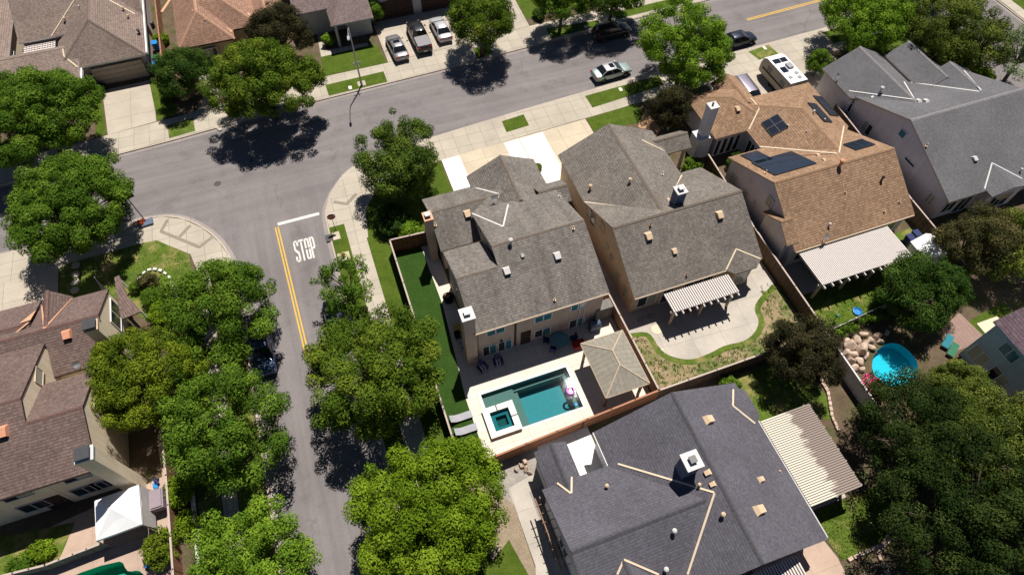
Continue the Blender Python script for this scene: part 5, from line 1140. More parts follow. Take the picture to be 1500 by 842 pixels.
lc = patio_cover('small white lattice cover between the taupe roofs, top left', -41.5, -38.2, 44.9, 46.6, 3.0, 'y', 12, 4, .05, 'white_tile', postx=2, sw=.6)
mb = MB()
for i in range(5): c = 45.0+i*.36; mb.box(-41.5, -38.2, c, c+.14, 3.095, 3.15)
mb.build('slats', 'white_tile', lc)
# white canopy tent
tn = thing('canopy_tent', 'white pop-up canopy tent on the patio beside the cream house', 'canopy', (-33.2, -9.9, 0)); ap = (-33.15, -9.9, 3.35); cs = [(-34.75, -8.45, 2.25), (-31.75, -8.35, 2.25), (-31.65, -11.3, 2.25), (-34.65, -11.4, 2.25)]
mb = MB()
for i in range(4):
    a, b = Vector(cs[i]), Vector(cs[(i+1) % 4]); P_ = Vector(ap); m1 = (a+b)/2; m2 = m1*.5+P_*.5-Vector((0, 0, .06)); qa = a*.5+P_*.5; qb = b*.5+P_*.5
    mb.add([a, m1-Vector((0, 0, .03)), b, qb, P_, qa, m2], [(1, 0, 5, 6), (2, 1, 6, 3), (6, 5, 4), (3, 6, 4)])
cn = mb.build('canopy', 'canvas_white', tn, smooth=False)
mb = MB()
for i in range(4): a, b = cs[i], cs[(i+1) % 4]; mb.add([a, b, (b[0], b[1], 1.98), (a[0], a[1], 1.98)], [(0, 1, 2, 3), (3, 2, 1, 0)][:1])
mb.build('valance', 'canvas_white', cn)
for a in cs: mb = MB(); mb.tube([(a[0], a[1], 0), (a[0], a[1], 2.2)], .035, 6); mb.build('leg', 'galvanised', tn)
mb = MB(); a, b = cs[1], cs[2]; mb.add([(a[0]+.03, a[1], 2.0), (b[0]+.03, b[1], 2.0), (b[0]+.25, b[1], .5), (a[0]+.2, a[1], .4)], [(0, 1, 2, 3)]); mb.build('side_panel', 'canvas_grey', tn)
# tiled canopy next to the cream house
tc = thing('tiled_canopy', 'small mauve tiled canopy on white posts beside the cream house', 'canopy', (-31.9, 7.6, 0))
mb = MB(); H = [(-33.0, 11.2, 2.3), (-32.6, 11.3, 2.3), (-32.0, 8.8, 2.3), (-30.9, 6.8, 2.3), (-32.4, 6.3, 2.6), (-32.6, 7.6, 2.6)]; mb.add(H, [tuple(range(6))[::-1]]); mb.add([(x, y, z-.12) for x, y, z in H], [tuple(range(6))])
mb.add(H+[(x, y, z-.12) for x, y, z in H], [(i, (i+1) % 6, (i+1) % 6+6, i+6) for i in range(6)]); mb.build('roof', 'roof_mauve', tc)
for x_, y_ in ((-31.0, 6.9), (-32.1, 6.5), (-32.7, 11.1)): mb = MB(); mb.box(x_-.06, x_+.06, y_-.06, y_+.06, 0, 2.2); mb.build('post', 'white_paint', tc)
# shed
sh = thing('garden_shed', 'white gabled garden shed beside the slatted patio cover', 'shed', (37.6, -9.8, 0))
mb = MB(); pr = [(36.3, 0), (36.3, 1.9), (37.4, 2.5), (38.6, 1.9), (38.6, 0)]; k = 5; y0, y1 = -10.9, -8.8
mb.add([(x, y0, z) for x, z in pr]+[(x, y1, z) for x, z in pr], [tuple(range(k)), tuple(range(2*k-1, k-1, -1))]+[(j, j+k, (j+1) % k+k, (j+1) % k) for j in range(k)]); mb.build('wall', 'siding_white', sh)
mb = MB()
for (xa, za), (xb, zb) in (((36.15, 1.86), (37.42, 2.56)), ((37.42, 2.56), (38.75, 1.86))): mb.add([(xa, y0-.12, za), (xb, y0-.12, zb), (xb, y1+.12, zb), (xa, y1+.12, za), (xa, y0-.12, za-.06), (xb, y0-.12, zb-.06), (xb, y1+.12, zb-.06), (xa, y1+.12, za-.06)], [(0, 1, 2, 3), (7, 6, 5, 4), (0, 4, 5, 1), (1, 5, 6, 2), (2, 6, 7, 3), (3, 7, 4, 0)])
mb.build('roof', 'canvas_white', sh); mb = MB(); mb.box(37.0, 37.9, -10.94, -10.88, .05, 1.75); mb.build('door', 'cap_white', sh)
# ------------------------------------------------------------------ street things
L = thing('street_lamp', 'tall grey street lamp at the far kerb with its arm over the street', 'street lamp', (-6.93, 31.68, 0)); x, y = -6.93, 31.68
mb = MB(); mb.tube([(x, y, .0), (x, y, .5)], .14, 10); mb.tube([(x, y, .0), (x, y, 3.5), (x, y, 7.4)], [.1, .085, .06], 10); mb.build('pole', 'galvanised', L, smooth=True)
mb = MB(); mb.tube([(x, y, 7.3), (x-.1, y-.6, 7.75), (x-.25, y-1.6, 8.05), (x-.35, y-2.3, 8.1)], [.045, .04, .035, .035], 8); arm = mb.build('arm', 'galvanised', L, smooth=True)
mb = MB(); mb.rbox(x-.4, y-2.6, 8.08, .24, .62, .12, R(-8)); mb.build('lamp_head', 'galvanised', arm)
mb = MB(); mb.rbox(x+.03, y-.0, 3.05, .95, .03, .2, R(12)); mb.rbox(x+.1, y, 2.75, .03, .8, .18, R(12)); mb.build('street_sign', 'galvanised', L)
mb = MB(); mb.box(x-.4, x+.5, y-.1, y+.75, .02, .03); mb.build('base_pad', 'sidewalk', L)
sx, sy = -13.85, 12.0; sg = thing('stop_sign', 'red octagonal stop sign on a post at the corner kerb', 'road sign', (sx, sy, 0))
mb = MB(); mb.tube([(sx, sy, 0), (sx, sy, 2.05)], .035, 6); mb.build('post', 'galvanised', sg)
def octo(r_): return [(r_*math.cos(R(22.5+45*k)), r_*math.sin(R(22.5+45*k))) for k in range(8)]
def plate(pts, yoff, z, m, nm, th=.012, par=None):
    # sign faces north (the drivers coming down the street see it) tilted slightly skywards
    mb = MB(); k = len(pts); tl = R(0)
    f = [(sx+u, sy+yoff-th, z+v) for u, v in pts]; b = [(sx+u, sy+yoff, z+v) for u, v in pts]
    mb.add(f+b, [tuple(range(k)), tuple(range(2*k-1, k-1, -1))]+[(j, (j+1) % k, (j+1) % k+k, j+k) for j in range(k)]); return mb.build(nm, m, par or sg)
pb = plate(octo(.42), -.035, 1.95, 'white_paint', 'sign_board'); plate(octo(.395), -.05, 1.95, 'red_paint', 'sign_face', .006, pb)
cv = bpy.data.curves.new('word', 'FONT'); cv.body = 'STOP'; cv.size = .33; cv.align_x = 'CENTER'; cv.align_y = 'CENTER'; cv.extrude = .004
to = bpy.data.objects.new('lettering', cv); C.objects.link(to); bpy.context.view_layer.update(); me = bpy.data.meshes.new_from_object(to); bpy.data.objects.remove(to)
lo_ = bpy.data.objects.new('lettering', me); C.objects.link(lo_); me.materials.append(MATS['white_paint']); lo_.parent = pb; lo_.rotation_euler = (R(90), 0, 0); lo_.location = (0, -.066, 1.95)
hx, hy = -13.75, 8.5; hd = thing('fire_hydrant', 'yellow fire hydrant on a small concrete pad in the planting strip', 'hydrant', (hx, hy, 0)); mb = MB()
mb.lathe(hx, hy, [(.16, .03), (.16, .08), (.1, .1), (.1, .5), (.13, .52), (.12, .6), (.06, .7), (.03, .76)], 12); mb.build('barrel', 'hydrant_yellow', hd, smooth=True)
for dx, dy in ((.14, 0), (-.14, 0), (0, -.15)): mb = MB(); mb.tube([(hx, hy, .42), (hx+dx*1.4, hy+dy*1.4, .42)], .055, 8); mb.build('nozzle', 'hydrant_yellow', hd)
mb = MB(); mb.box(hx-.55, hx+.55, hy-.5, hy+.5, .018, .045); mb.build('pad', 'driveway_concrete', hd)
mx, my = -14.35, 11.3; mp_ = thing('storm_drain', 'dark storm drain inlet with pale pad at the kerb by the stop sign', 'drain', (mx, my, 0)); mb = MB(); mb.box(-14.95, -14.3, 10.75, 11.6, -.1, .035); mb.build('opening', 'iron', mp_); mb = MB(); mb.box(-14.29, -13.6, 10.7, 11.65, .018, .06); mb.build('pad', 'driveway_concrete', mp_)
p = at(341, 393); mb = MB(); mb.box(p.x-.35, p.x+.3, p.y-.8, p.y+.4, -.1, .035); tag(mb.build('storm_drain', 'iron'), 'grey storm drain grate at the left kerb of the lower street', 'drain')
for i, (a, b, t) in enumerate(((513, 129, 'small pale utility cover in the grass strip beside the street lamp'), (909, 131.5, 'small pale utility cover in the grass strip below the silver-teal sedan'), (1120, 71, 'small pale utility cover in the grass strip by the driveways'), (858, 40, 'small pale utility cover in the shaded far planting strip'))):
    p = at(a, b); mb = MB(); mb.rbox(p.x, p.y, .035, .35, .55, .03, 0); tag(mb.build('utility_cover', 'white_concrete'), t, 'utility cover', 'utility covers in the grass strips')
bx0, by0 = -31.3, 18.95; bh = thing('basketball_hoop', 'portable basketball hoop with orange weighted base at the left kerb', 'basketball hoop', (bx0, by0, 0))
mb = MB(); mb.rbox(bx0+.3, by0-.15, .12, 1.25, .8, .2, R(5)); mb.build('base', 'navy_shade', bh)
for dx, dy in ((-.25, 0), (.15, .1), (-.02, -.2)): mb = MB(); mb.lathe(bx0+dx-.05, by0+dy, [(.18, .2), (.22, .3), (.16, .42), (.05, .45)], 10); mb.build('sandbag', 'orange_plastic', bh)
mb = MB(); mb.tube([(bx0+.3, by0+.0, .2), (bx0-.1, by0+.75, 2.9)], .05, 8); mb.build('pole', 'dark_metal', bh)
mb = MB(); mb.rbox(bx0-.15, by0+1.0, 2.95, 1.15, .05, .75, R(12)); mb.build('backboard', 'black_plastic', bh)
mb = MB(); c = Vector((bx0-.2, by0+1.35, 2.65)); mb.tube([c+Vector((.23*math.cos(a), .23*math.sin(a), 0)) for a in [k*math.pi/6 for k in range(13)]], .015, 5, cap=False); mb.build('hoop', 'orange_plastic', bh)
# ------------------------------------------------------------------ furniture and yard things
def lounger(x, y, rz, lab):
    o = thing('sun_lounger', lab, 'sun lounger', (x, y, 0), rz, 'loungers on the turf by the pool'); mb = MB()
    pr = [(-.85, .3), (.15, .26), (.5, .3), (.95, .62), (.95, .54), (.5, .18), (.15, .12), (-.85, .16)]
    mb.add([(a, -.3, z) for a, z in pr]+[(a, .3, z) for a, z in pr], [tuple(range(8))[::-1], tuple(range(8, 16))]+[(j, (j+1) % 8, (j+1) % 8+8, j+8) for j in range(8)]); mb.build('seat', 'lounger_grey', o, world=False)
    for a, b in ((-.7, -.24), (-.7, .24), (.6, -.24), (.6, .24)): m2 = MB(); m2.box(a-.03, a+.03, b-.03, b+.03, 0, .17); m2.build('leg', 'dark_metal', o, world=False)
lounger(-8.05, -10.45, R(180), 'grey sun lounger on the turf, the one farther from the back fence'); lounger(-8.0, -11.6, R(180), 'grey sun lounger on the turf, the one nearer the back fence')
def adirondack(x, y, rz, lab):
    o = thing('patio_chair', lab, 'chair', (x, y, 0), rz, 'navy chairs on the shaded deck')
    for k in range(5): mb = MB(); mb.rbox((k-2)*.12, -.02, .36, .1, .52, .025, 0, 0, 0, R(8)); mb.build('seat_slat', 'white_paint' if k in (1, 3) else 'navy', o, world=False)
    for k in range(5): mb = MB(); mb.rbox((k-2)*.115, .36, .66, .1, .025, .7-.05*abs(k-2), 0, 0, 0, R(-20)); mb.build('back_slat', 'navy', o, world=False)
    for s in (-1, 1):
        mb = MB(); mb.rbox(s*.36, 0, .55, .13, .7, .025); mb.build('armrest', 'navy', o, world=False)
        for yy in (-.28, .22): mb = MB(); mb.rbox(s*.33, yy, .27, .04, .07, .54); mb.build('leg', 'navy', o, world=False)
adirondack(-5.1, -6.9, R(20), 'navy slatted patio chair nearest the house chimney'); adirondack(-3.7, -6.85, R(-5), 'navy slatted patio chair second from the chimney, facing the pool')
tb = thing('patio_table', 'round glass patio table in the shade of the house wall', 'table', (1.9, -6.75, 0)); mb = MB(); mb.lathe(1.9, -6.75, [(.8, .7), (.82, .72), (.82, .74), (.3, .745)], 20); mb.build('table_top', 'blue_glass', tb); mb = MB(); mb.lathe(1.9, -6.75, [(.3, .03), (.06, .08), (.05, .7)], 10); mb.build('pedestal', 'dark_metal', tb)
def dchair(x, y, rz, lab, m='dark_metal', cm='red_cloth', grp='dark chairs round the patio table'):
    o = thing('patio_chair', lab, 'chair', (x, y, 0), rz, grp); mb = MB(); mb.box(-.25, .25, -.25, .25, .38, .46); mb.build('seat', cm, o, world=False); mb = MB(); mb.rbox(0, .25, .7, .5, .05, .5, 0, 0, 0, R(-8)); mb.build('backrest', cm, o, world=False)
    for a, b in ((-.22, -.22), (.22, -.22), (-.22, .22), (.22, .22)): mb = MB(); mb.box(a-.02, a+.02, b-.02, b+.02, 0, .38); mb.build('leg', m, o, world=False)
dchair(3.15, -6.9, R(-90), 'dark chair right of the round patio table', cm='navy'); dchair(1.1, -7.3, R(140), 'dark chair at the lower left of the round patio table', cm='navy'); dchair(.9, -6.3, R(60), 'dark chair between the round patio table and the door', cm='navy')
mb = MB(); mb.box(2.9, 3.9, -7.9, -7.2, .03, .5); tag(mb.build('storage_box', 'red_cloth'), 'dark red cushion box by the round patio table', 'box')
bq = thing('barbecue', 'covered barbecue grill against the house wall by the gazebo', 'barbecue', (5.3, -6.5, 0)); mb = MB(); mb.box(4.8, 5.8, -6.8, -6.2, .1, .9); mb.build('cart', 'navy_shade', bq); mb = MB(); mb.tube([(4.85, -6.5, .95), (5.75, -6.5, .95)], .28, 10); mb.build('lid', 'navy_shade', bq, smooth=True)
fp = thing('fire_pit', 'round black and tan fire pit on the turf side path', 'fire pit', (-5.85, .6, 0)); mb = MB(); mb.lathe(-5.85, .6, [(.42, 0), (.5, .55), (.52, .6), (.4, .6), (.36, .35)], 18); mb.build('bowl', 'black_plastic', fp, smooth=True); mb = MB(); mb.lathe(-5.9, .75, [(.3, .5), (.25, .68), (.08, .74)], 12); mb.build('lid', 'brown_leather', fp)
for i, (x_, y_, m1, lb) in enumerate(((-5.9, -2.6, 'hydrant_yellow', 'yellow and blue toy truck beside the side path'), (-5.85, -4.2, 'galvanised', 'small grey wheeled cart beside the chimney'))):
    o = thing('garden_cart', lb, 'cart', (x_, y_, 0)); mb = MB(); mb.box(x_-.28, x_+.28, y_-.4, y_+.4, .22, .5); mb.build('tray', m1, o)
    for dx in (-.3, .3):
        for dy in (-.25, .25): mb = MB(); mb.tube([(x_+dx-.03, y_+dy, .13), (x_+dx+.03, y_+dy, .13)], .13, 10); mb.build('wheel', 'blue_plastic' if i == 0 else 'rubber', o)
o = thing('garden_chair', 'dark folding chair in the shade by the side path', 'chair', (-6.2, -3.4, 0)); mb = MB(); mb.box(-6.45, -5.95, -3.65, -3.15, .4, .46); mb.build('seat', 'black_plastic', o); mb = MB(); mb.box(-6.45, -5.95, -3.16, -3.1, .46, .95); mb.build('backrest', 'black_plastic', o)
for a in (-6.43, -5.97):
    for b in (-3.63, -3.17): mb = MB(); mb.box(a-.02, a+.02, b-.02, b+.02, 0, .4); mb.build('leg', 'dark_metal', o)
def bin_(px, py, m, lid, lab, rz=0):
    p = at(px, py, .6); o = thing('wheelie_bin', lab, 'bin', (p.x, p.y, 0), rz); mb = MB(); mb.add([(-.24, -.26, .05), (.24, -.26, .05), (.24, .26, .05), (-.24, .26, .05), (-.3, -.34, 1.0), (.3, -.34, 1.0), (.3, .34, 1.0), (-.3, .34, 1.0)], [(0, 3, 2, 1), (4, 5, 6, 7), (0, 1, 5, 4), (1, 2, 6, 5), (2, 3, 7, 6), (3, 0, 4, 7)]); mb.build('body', m, o, world=False)
    mb = MB(); mb.box(-.32, .32, -.38, .36, 1.0, 1.07); mb.build('lid', lid, o, world=False)
    for s in (-1, 1): mb = MB(); mb.tube([(s*.22, .3, .12), (s*.28, .3, .12)], .12, 10); mb.build('wheel', 'rubber', o, world=False)
bin_(230, 96, 'black_plastic', 'blue_plastic', 'recycling bin with bright blue lid beside the taupe garage'); bin_(221, 104, 'black_plastic', 'navy_shade', 'dark wheelie bin nearest the pale garage door'); bin_(229, 88, 'green_plastic', 'green_plastic', 'green wheelie bin behind the blue lidded bin')
bin_(228, 67, 'blue_plastic', 'blue_plastic', 'blue bin in the side yard of the taupe garage'); bin_(1340, 345, 'green_plastic', 'navy', 'dark green bin between the shed and the brown roofed house'); bin_(1331, 351, 'navy', 'navy', 'navy bin left of the dark green bin by the shed')
mb = MB(); p = at(222, 36, .4); mb.lathe(p.x, p.y, [(.3, .02), (.34, .6), (.2, .75), (.05, .8)], 12); tag(mb.build('kettle_grill', 'dark_metal', smooth=True), 'dark kettle grill in the orange side yard', 'grill')
gr = thing('covered_grill', 'barbecue under a mauve-grey cover beside the white canopy', 'barbecue', (-31.0, -9.5, 0)); mb = MB(); mb.box(-31.55, -30.6, -10.1, -8.6, .5, 1.15); mb.box(-31.45, -30.7, -10.0, -8.7, 1.15, 1.25); mb.build('cover', 'grill_cover', gr); mb = MB(); mb.box(-31.4, -30.75, -9.95, -8.75, .02, .49); mb.build('cart', 'black_plastic', gr)
for i, (a, b, m1, lb) in enumerate(((229, 712, 'blue_plastic', 'blue ride-on toy on the side patio, the nearer to the fence'), (230, 706, 'navy', 'dark blue toy scooter on the side patio'), (216, 827, 'blue_plastic', 'pale blue toy beside the round green bush'))):
    p = at(a, b, .1); o = thing('ride_on_toy', lb, 'toy', (p.x, p.y, 0)); mb = MB(); mb.rbox(p.x, p.y, .22, .25, .5, .16, .4); mb.build('seat', m1, o)
    for s in (-1, 1): mb = MB(); mb.tube([(p.x-.14, p.y+s*.2, .1), (p.x+.14, p.y+s*.2, .1)], .1, 8); mb.build('wheel', 'rubber', o)
    mb = MB(); mb.tube([(p.x+.05, p.y+.2, .28), (p.x+.1, p.y+.26, .55)], .02, 5); mb.build('handlebar', 'dark_metal', o)
p = at(1256, 456, .1); mb = MB(); mb.lathe(p.x, p.y, [(.36, .02), (.42, .16), (.36, .18), (.3, .06)], 14); tag(mb.build('paddling_pool', 'blue_plastic'), 'small blue plastic paddling tub on the patchy lawn', 'tub')
p = at(1222, 468, .1); mb = MB(); mb.tube([(p.x, p.y, 0), (p.x, p.y, .9)], .04, 6); mb.box(p.x-.15, p.x+.15, p.y-.1, p.y+.1, .7, .95); tag(mb.build('garden_tap', 'green_plastic'), 'green garden tap post by the clipped hedge', 'tap')
p = at(957, 485, .1); mb = MB(); mb.lathe(p.x+.4, p.y+.1, [(.5, .022), (.5, .05)], 20); tag(mb.build('stepping_stone', 'hydrant_yellow' if False else 'flashing_tan'), 'round cream disc on the curved patio', 'stepping stone')
dg = thing('bicycle', 'dark bicycle lying by the back wall of the beige house', 'bicycle', (10.0, -7.1, 0))
for dx in (-.5, .5): mb = MB(); c = Vector((10.0+dx, -7.1, .33)); mb.tube([c+Vector((.32*math.cos(a), 0, .32*math.sin(a))) for a in [k*math.pi/8 for k in range(17)]], .02, 5, cap=False); mb.build('wheel', 'rubber', dg)
mb = MB(); mb.tube([(9.5, -7.1, .33), (9.8, -7.1, .8), (10.35, -7.1, .85), (10.5, -7.1, .33)], .02, 5); mb.tube([(9.8, -7.1, .8), (10.0, -7.1, .33), (10.35, -7.1, .85)], .02, 5); mb.build('frame', 'dark_metal', dg)
dchair(14.0, -7.6, R(10), 'red cushioned chair under the white pergola, left one', grp='chairs under the pergola'); dchair(15.3, -7.5, R(-15), 'red cushioned chair under the white pergola, right one', grp='chairs under the pergola')
p = at(1333, 548, .4)
for i, (a, b, lb) in enumerate(((1388, 500, 'teal folded lounge chair beside the brick path, upper right'), (1396, 512, 'teal folded lounge chair nearest the blue-grey house'))):
    p = at(a, b, .3); o = thing('pool_chair', lb, 'lounge chair', (p.x, p.y, 0)); mb = MB(); mb.rbox(p.x, p.y, .35, .6, 1.5, .08, R(-60)); mb.build('seat', 'green_plastic' if i else 'blue_glass', o); mb = MB(); mb.rbox(p.x, p.y, .16, .5, 1.3, .06, R(-60)); mb.build('frame', 'white_paint', o)
fg = thing('flag', 'small striped flag on a short pole beside the cream house roof', 'flag', (-33.8, 9.6, 0)); mb = MB(); mb.tube([(-33.8, 9.6, 2), (-33.95, 10.6, 3.7)], .02, 6); mb.build('pole', 'white_paint', fg); mb = MB(); mb.add([(-33.95, 10.6, 3.7), (-33.86, 10, 2.7), (-33.5, 9.7, 2.5), (-33.6, 9.9, 3.1)], [(0, 1, 2, 3)]); mb.build('cloth', 'grill_cover', fg)
for i, (a, b) in enumerate(((111, 389), (111, 402), (111, 413), (110, 425))): 
    p = at(a, b); mb = MB(); mb.lathe(p.x, p.y, [(.38, .02), (.38, .06)], 12); tag(mb.build('stepping_stone', 'sidewalk'), ['round stepping stone in the shaded lawn farthest from the cream house', 'round stepping stone in the shaded lawn, second from the sidewalk', 'round stepping stone in the shaded lawn, third from the sidewalk', 'round stepping stone in the shaded lawn nearest the cream house'][i], 'stepping stone', 'stepping stones in the shaded lawn')
# ------------------------------------------------------------------ vehicles
plain('tail_red', (.35, .01, .01), .3, var=0); plain('lamp_clear', (.35, .35, .36), .2, var=0); plain('plate', (.6, .6, .6), .5, var=0); plain('underbody', (.01, .01, .011), .8, var=0)
carpaint('paint_silver', (.24, .235, .245), .5); carpaint('paint_pearl', (.46, .46, .47), .3); carpaint('paint_black', (.006, .006, .008), .0); carpaint('paint_teal_silver', (.36, .43, .42), .5); carpaint('paint_navy', (.012, .018, .035), .4); carpaint('paint_mauve', (.22, .20, .25), .5); carpaint('paint_blue', (.04, .07, .14), .5); carpaint('paint_tonneau', (.25, .24, .25), .0); carpaint('paint_maroon', (.2, .03, .03), .3)
def car(kind, label, paint, x, y, rz, z=0.0, roofp=None, sunroof=False):
    """front of the car points along local +x"""
    K = dict(sedan=dict(L=4.75, W=.91, belt=.93, top=1.43, hood=.86, trunk=.98, gb=(-1.75, 1.15), gt=(-1.05, .30), wb=(-1.38, 1.42), wr=.33),
             suv=dict(L=4.7, W=.94, belt=1.08, top=1.72, hood=1.05, trunk=1.1, gb=(-2.2, 1.0), gt=(-1.95, .35), wb=(-1.38, 1.40), wr=.37),
             van=dict(L=5.0, W=.98, belt=1.08, top=1.75, hood=1.02, trunk=1.1, gb=(-2.38, 1.65), gt=(-2.1, .75), wb=(-1.5, 1.5), wr=.35),
             pickup=dict(L=5.7, W=.98, belt=1.18, top=1.85, hood=1.15, trunk=1.22, gb=(-.75, 1.35), gt=(-.55, .7), wb=(-1.75, 1.85), wr=.4))[kind]
    L, W, belt, top = K['L'], K['W'], K['belt'], K['top']; h = L/2; o = thing('parked_car' if kind != 'pickup' else 'pickup_truck', label, 'car' if kind != 'pickup' else 'pickup truck', (x, y, z), rz)
    gb0, gb1 = K['gb']; gt0, gt1 = K['gt']
    st = [(-h, .80, .38, K['trunk']-.28), (-h+.10, .90, .27, K['trunk']-.08), (-h+.35, .96, .24, K['trunk']), (gb0, 1, .22, K['trunk']+.0), ((gb0+gb1)/2, 1.0, .2, belt), (gb1, .99, .22, belt), (h-.75, .96, .22, K['hood']-.03), (h-.3, .90, .24, K['hood']-.12), (h-.06, .80, .3, K['hood']-.24), (h, .68, .40, K['hood']-.36)]
    mb = MB(); R_ = []
    for (sx_, ww, zb, zt) in st:
        w_ = W*ww; R_.append([(sx_, -w_*.86, zb), (sx_, -w_, zb+.16), (sx_, -w_*1.0, (zb+zt)/2+.08), (sx_, -w_*.95, zt-.07), (sx_, -w_*.82, zt), (sx_, -w_*.4, zt+.035), (sx_, w_*.4, zt+.035), (sx_, w_*.82, zt), (sx_, w_*.95, zt-.07), (sx_, w_, (zb+zt)/2+.08), (sx_, w_, zb+.16), (sx_, w_*.86, zb)])
    n = 12; vs = [p for r_ in R_ for p in r_]; fs = []
    for i in range(len(R_)-1):
        for j in range(n): fs.append((i*n+j, (i+1)*n+j, (i+1)*n+(j+1) % n, i*n+(j+1) % n))
    fs.append(tuple(range(n))); fs.append(tuple((len(R_)-1)*n+j for j in range(n))[::-1]); mb.add(vs, [f[::-1] for f in fs]); body = mb.build('body', paint, o, world=False, smooth=True)
    try:
        sm = body.modifiers.new('e', 'EDGE_SPLIT'); sm.split_angle = R(38)
    except Exception: pass
    tw = W*.72; bw = W*.90; zb = belt+.015
    rp = roofp or paint
    # roof skin, a little crowned
    mb = MB(); rs = []
    for u in (0, .08, .5, .92, 1):
        xx = gt0+(gt1-gt0)*u; zz = top-(.035 if u in (0, 1) else 0); k = .97 if u in (0, 1) else 1; rs.append([(xx, -tw*k, zz-.07), (xx, -tw*.93*k, zz-.02), (xx, -tw*.4, zz+.015), (xx, tw*.4, zz+.015), (xx, tw*.93*k, zz-.02), (xx, tw*k, zz-.07)])
    mb.add([p for r_ in rs for p in r_], [(i*6+j, (i+1)*6+j, (i+1)*6+j+1, i*6+j+1) for i in range(4) for j in range(5)]); mb.build('roof', rp, o, world=False, smooth=True)
    g0 = [(gb0, -bw, zb), (gb1, -bw, zb), (gb1, bw, zb), (gb0, bw, zb)]; t0 = [(gt0, -tw, top-.075), (gt1, -tw, top-.075), (gt1, tw, top-.075), (gt0, tw, top-.075)]
    for nm, i, j in (('windscreen', 1, 2), ('rear_window', 3, 0), ('side_window', 0, 1), ('side_window', 2, 3)):
        mb = MB(); mb.add([g0[i], g0[j], t0[j], t0[i]], [(0, 1, 2, 3)]); mb.build(nm, 'car_glass', o, world=False)
    mb = MB()
    for i in range(4): a = Vector(g0[i]); b = Vector(t0[i]); mb.tube([a, b], .045, 5)
    for s in (-1, 1):
        for u in ((.5,) if kind != 'van' else (.35, .68)): mb.tube([(gb0+(gb1-gb0)*u, s*bw, zb), (gt0+(gt1-gt0)*u, s*tw, top-.07)], .035, 5)
        mb.tube([(gt0, s*tw, top-.06), (gt1, s*tw, top-.06)], .03, 5)
    mb.build('pillar', rp, o, world=False)
    for wx in K['wb']:
        for s in (-1, 1):
            mb = MB(); r_ = K['wr']; yy = s*(W-.1); prof = [(.12, .55), (.12, .9), (.08, 1), (-.08, 1), (-.12, .9), (-.12, .55)]
            vs = []; m_ = 20
            for (dy, k) in prof:
                for j in range(m_): a = 2*math.pi*j/m_; vs.append((wx+r_*k*math.cos(a), yy+dy*s, r_+r_*k*math.sin(a)))
            mb.add(vs, [(i*m_+j, (i+1)*m_+j, (i+1)*m_+(j+1) % m_, i*m_+(j+1) % m_) for i in range(5) for j in range(m_)]); wl = mb.build('wheel', 'rubber', o, world=False, smooth=True)
            mb = MB(); ye = yy+s*.105; vs = [(wx, ye, r_)]+[(wx+r_*.62*math.cos(2*math.pi*j/20), ye-s*.03, r_+r_*.62*math.sin(2*math.pi*j/20)) for j in range(20)]
            mb.add(vs, [(0, 1+j, 1+(j+1) % 20) for j in range(20)]); mb.build('rim', 'alloy', wl, world=False)
            mb = MB(); vs = [(wx, s*(W+.003), r_)]+[(wx+(r_+.07)*math.cos(math.pi*j/14), s*(W*.99+.004), r_+(r_+.07)*math.sin(math.pi*j/14)) for j in range(15)]
            mb.add(vs, [(0, 1+j, 2+j) for j in range(14)]); mb.build('wheel_arch', 'underbody', o, world=False)
    for s in (-1, 1):
        mb = MB(); mb.rbox(h-.19, s*W*.62, K['hood']-.26, .14, .36, .1, s*R(-22)); mb.build('headlight', 'lamp_clear', o, world=False)
        mb = MB(); mb.rbox(-h+.09, s*W*.72, K['trunk']-.17, .14, .34, .17, s*R(14)); mb.build('taillight', 'tail_red', o, world=False)
        mb = MB(); mb.rbox(gb1-.32, s*(W+.1), belt+.06, .12, .2, .13); mb.build('mirror', paint, o, world=False)
    mb = MB(); mb.rbox(-h-.0, 0, .58, .03, .5, .13); mb.build('number_plate', 'plate', o, world=False)
    if sunroof: mb = MB(); mb.rbox((gt0+gt1)/2+.22, 0, top+.008, .55, .75, .02); mb.build('sunroof', 'car_glass', o, world=False)
    if kind == 'pickup':
        mb = MB(); mb.box(-h+.15, gb0-.08, -W*.84, W*.84, K['trunk']+.03, K['trunk']+.075); mb.build('tonneau_cover', 'paint_tonneau', o, world=False)
    if kind in ('suv', 'van'):
        for s in (-1, 1): mb = MB(); mb.tube([(gt0+.15, s*tw*.9, top+.05), (gt1-.1, s*tw*.9, top+.05)], .02, 5); mb.build('roof_rail', 'dark_metal', o, world=False)
    return o
up = R(91)
car('sedan', 'silver-grey sedan with sunroof, leftmost of the three cars on the top driveway', 'paint_silver', -1.55, 36.35, R(93), sunroof=True)
car('pickup', 'black pickup truck with grey bed cover between the two pale sedans', 'paint_black', 1.45, 37.3, R(91))
car('sedan', 'pearl white sedan half under the reddish-tipped street tree', 'paint_pearl', 4.35, 38.0, R(91))
car('suv', 'black sport utility vehicle parked in deep shade at the far kerb', 'paint_black', 24.0, 30.7, R(2), -.12)
car('sedan', 'pale teal-silver sedan parked at the near kerb of the top street', 'paint_teal_silver', 20.9, 24.0, R(3), -.12, roofp='paint_pearl', sunroof=True)
car('sedan', 'dark blue-black sedan parked at the near kerb beyond the big bright tree', 'paint_navy', 37.9, 24.3, R(2), -.12)
car('van', 'mauve-grey minivan on the driveway of the brown roofed house', 'paint_mauve', 33.6, 15.2, R(-92))
car('suv', 'dark blue car parked at the left kerb of the lower street in tree shade', 'paint_blue', -22.2, .7, R(-90), -.12)
car('suv', 'dark blue car parked at the right kerb of the lower street by the sparse tree', 'paint_navy', -15.75, 1.4, R(90), -.12)
car('sedan', 'pale silver-blue car mostly hidden under the big trees at the left', 'paint_teal_silver', -37.5, 27.4, R(2), -.12)
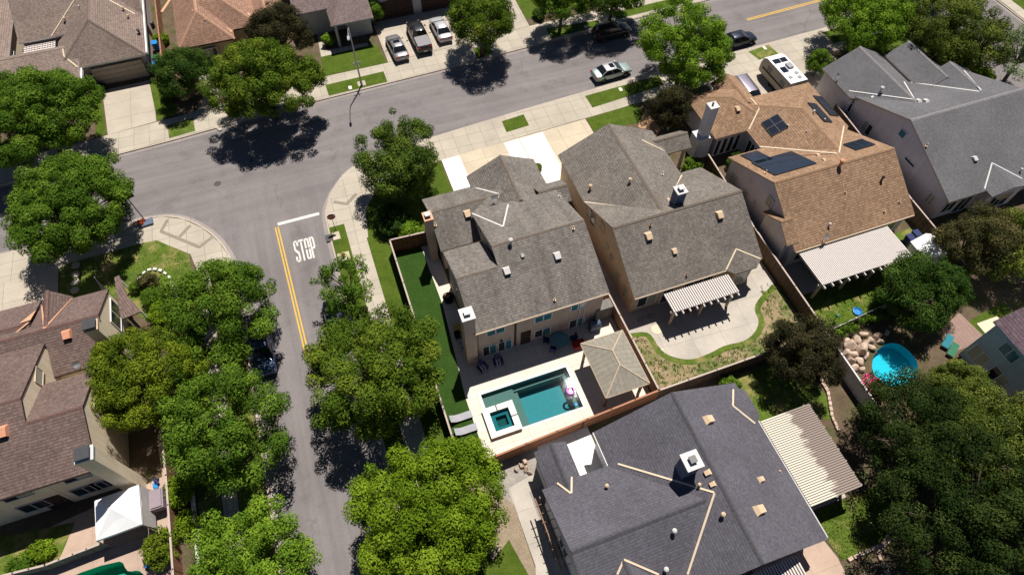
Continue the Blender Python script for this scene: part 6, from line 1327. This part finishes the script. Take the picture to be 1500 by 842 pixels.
car('sedan', 'small maroon car far off on the cross street behind the olive tree', 'paint_maroon', 63.5, 14.5, R(90), -.12)
# camper trailer
cx, cy = 38.3, 15.9; ct = thing('camper_trailer', 'tan and white camper trailer with solar panels on its roof, on the driveway', 'camper', (cx, cy, 0), R(1)); ct.scale = (.9, .9, .92)
mb = MB(); W2, Hh = 1.2, 2.75; prf = [(-2.9, .55), (-2.9, Hh), (2.2, Hh), (2.75, Hh-.35), (3.0, Hh-1.0), (3.0, .75), (2.7, .55)]; k = len(prf)
mb.add([(-W2, a, z) for a, z in prf]+[(W2, a, z) for a, z in prf], [tuple(range(k))[::-1], tuple(range(k, 2*k))]+[(j, (j+1) % k, (j+1) % k+k, j+k) for j in range(k)]); bd = mb.build('body', 'camper_tan', ct, world=False)
mb = MB(); mb.box(-W2-.02, W2+.02, -2.92, 2.2, Hh, Hh+.05); mb.add([(-W2-.02, 2.2, Hh+.05), (W2+.02, 2.2, Hh+.05), (W2+.02, 2.78, Hh-.3), (-W2-.02, 2.78, Hh-.3)], [(0, 1, 2, 3)]); rf = mb.build('roof', 'canvas_white', ct, world=False)
for (a, b, c, d) in ((-.95, .0, .9, 1.7), (.1, .95, .9, 1.7), (-.9, -.1, -.9, .1)): mb = MB(); mb.box(a, b, c, d, Hh+.06, Hh+.1); mb.build('solar_panel', 'solar_cell', rf, world=False)
mb = MB(); mb.box(.1, .8, -.5, .4, Hh+.05, Hh+.32); mb.build('air_conditioner', 'grey_plastic', rf, world=False)
for a, b in ((-.6, -1.9), (.5, -2.2), (.6, -1.4)): mb = MB(); mb.box(a-.2, a+.2, b-.2, b+.2, Hh+.05, Hh+.15); mb.build('roof_hatch', 'grey_plastic', rf, world=False)
for s in (-1, 1):
    mb = MB(); mb.box(min(s*W2, s*(W2+.012)), max(s*W2, s*(W2+.012)), -2.6, 2.5, 1.25, 1.5); mb.build('stripe', 'garage_dark', ct, world=False)
    for a in (-1.6, 1.2): mb = MB(); mb.box(min(s*W2, s*(W2+.03)), max(s*W2, s*(W2+.03)), a-.4, a+.4, 1.6, 2.15); mb.build('window', 'car_glass', ct, world=False)
    for a in (-.6, .25): mb = MB(); mb.tube([(s*(W2-.25), a, .36), (s*(W2-.02), a, .36)], .36, 16); mb.build('wheel', 'rubber', ct, world=False)
mb = MB(); mb.box(-.35, .45, -2.93, -2.9, .7, 2.3); mb.build('door', 'dark_metal', ct, world=False)
mb = MB(); mb.tube([(-.5, 3.0, .6), (0, 4.1, .55), (.5, 3.0, .6)], .05, 6); mb.build('hitch', 'dark_metal', ct, world=False)
for o in list(bpy.data.objects):
    if o.type == 'EMPTY' and not [c for c in bpy.data.objects if c.parent == o]: bpy.data.objects.remove(o)
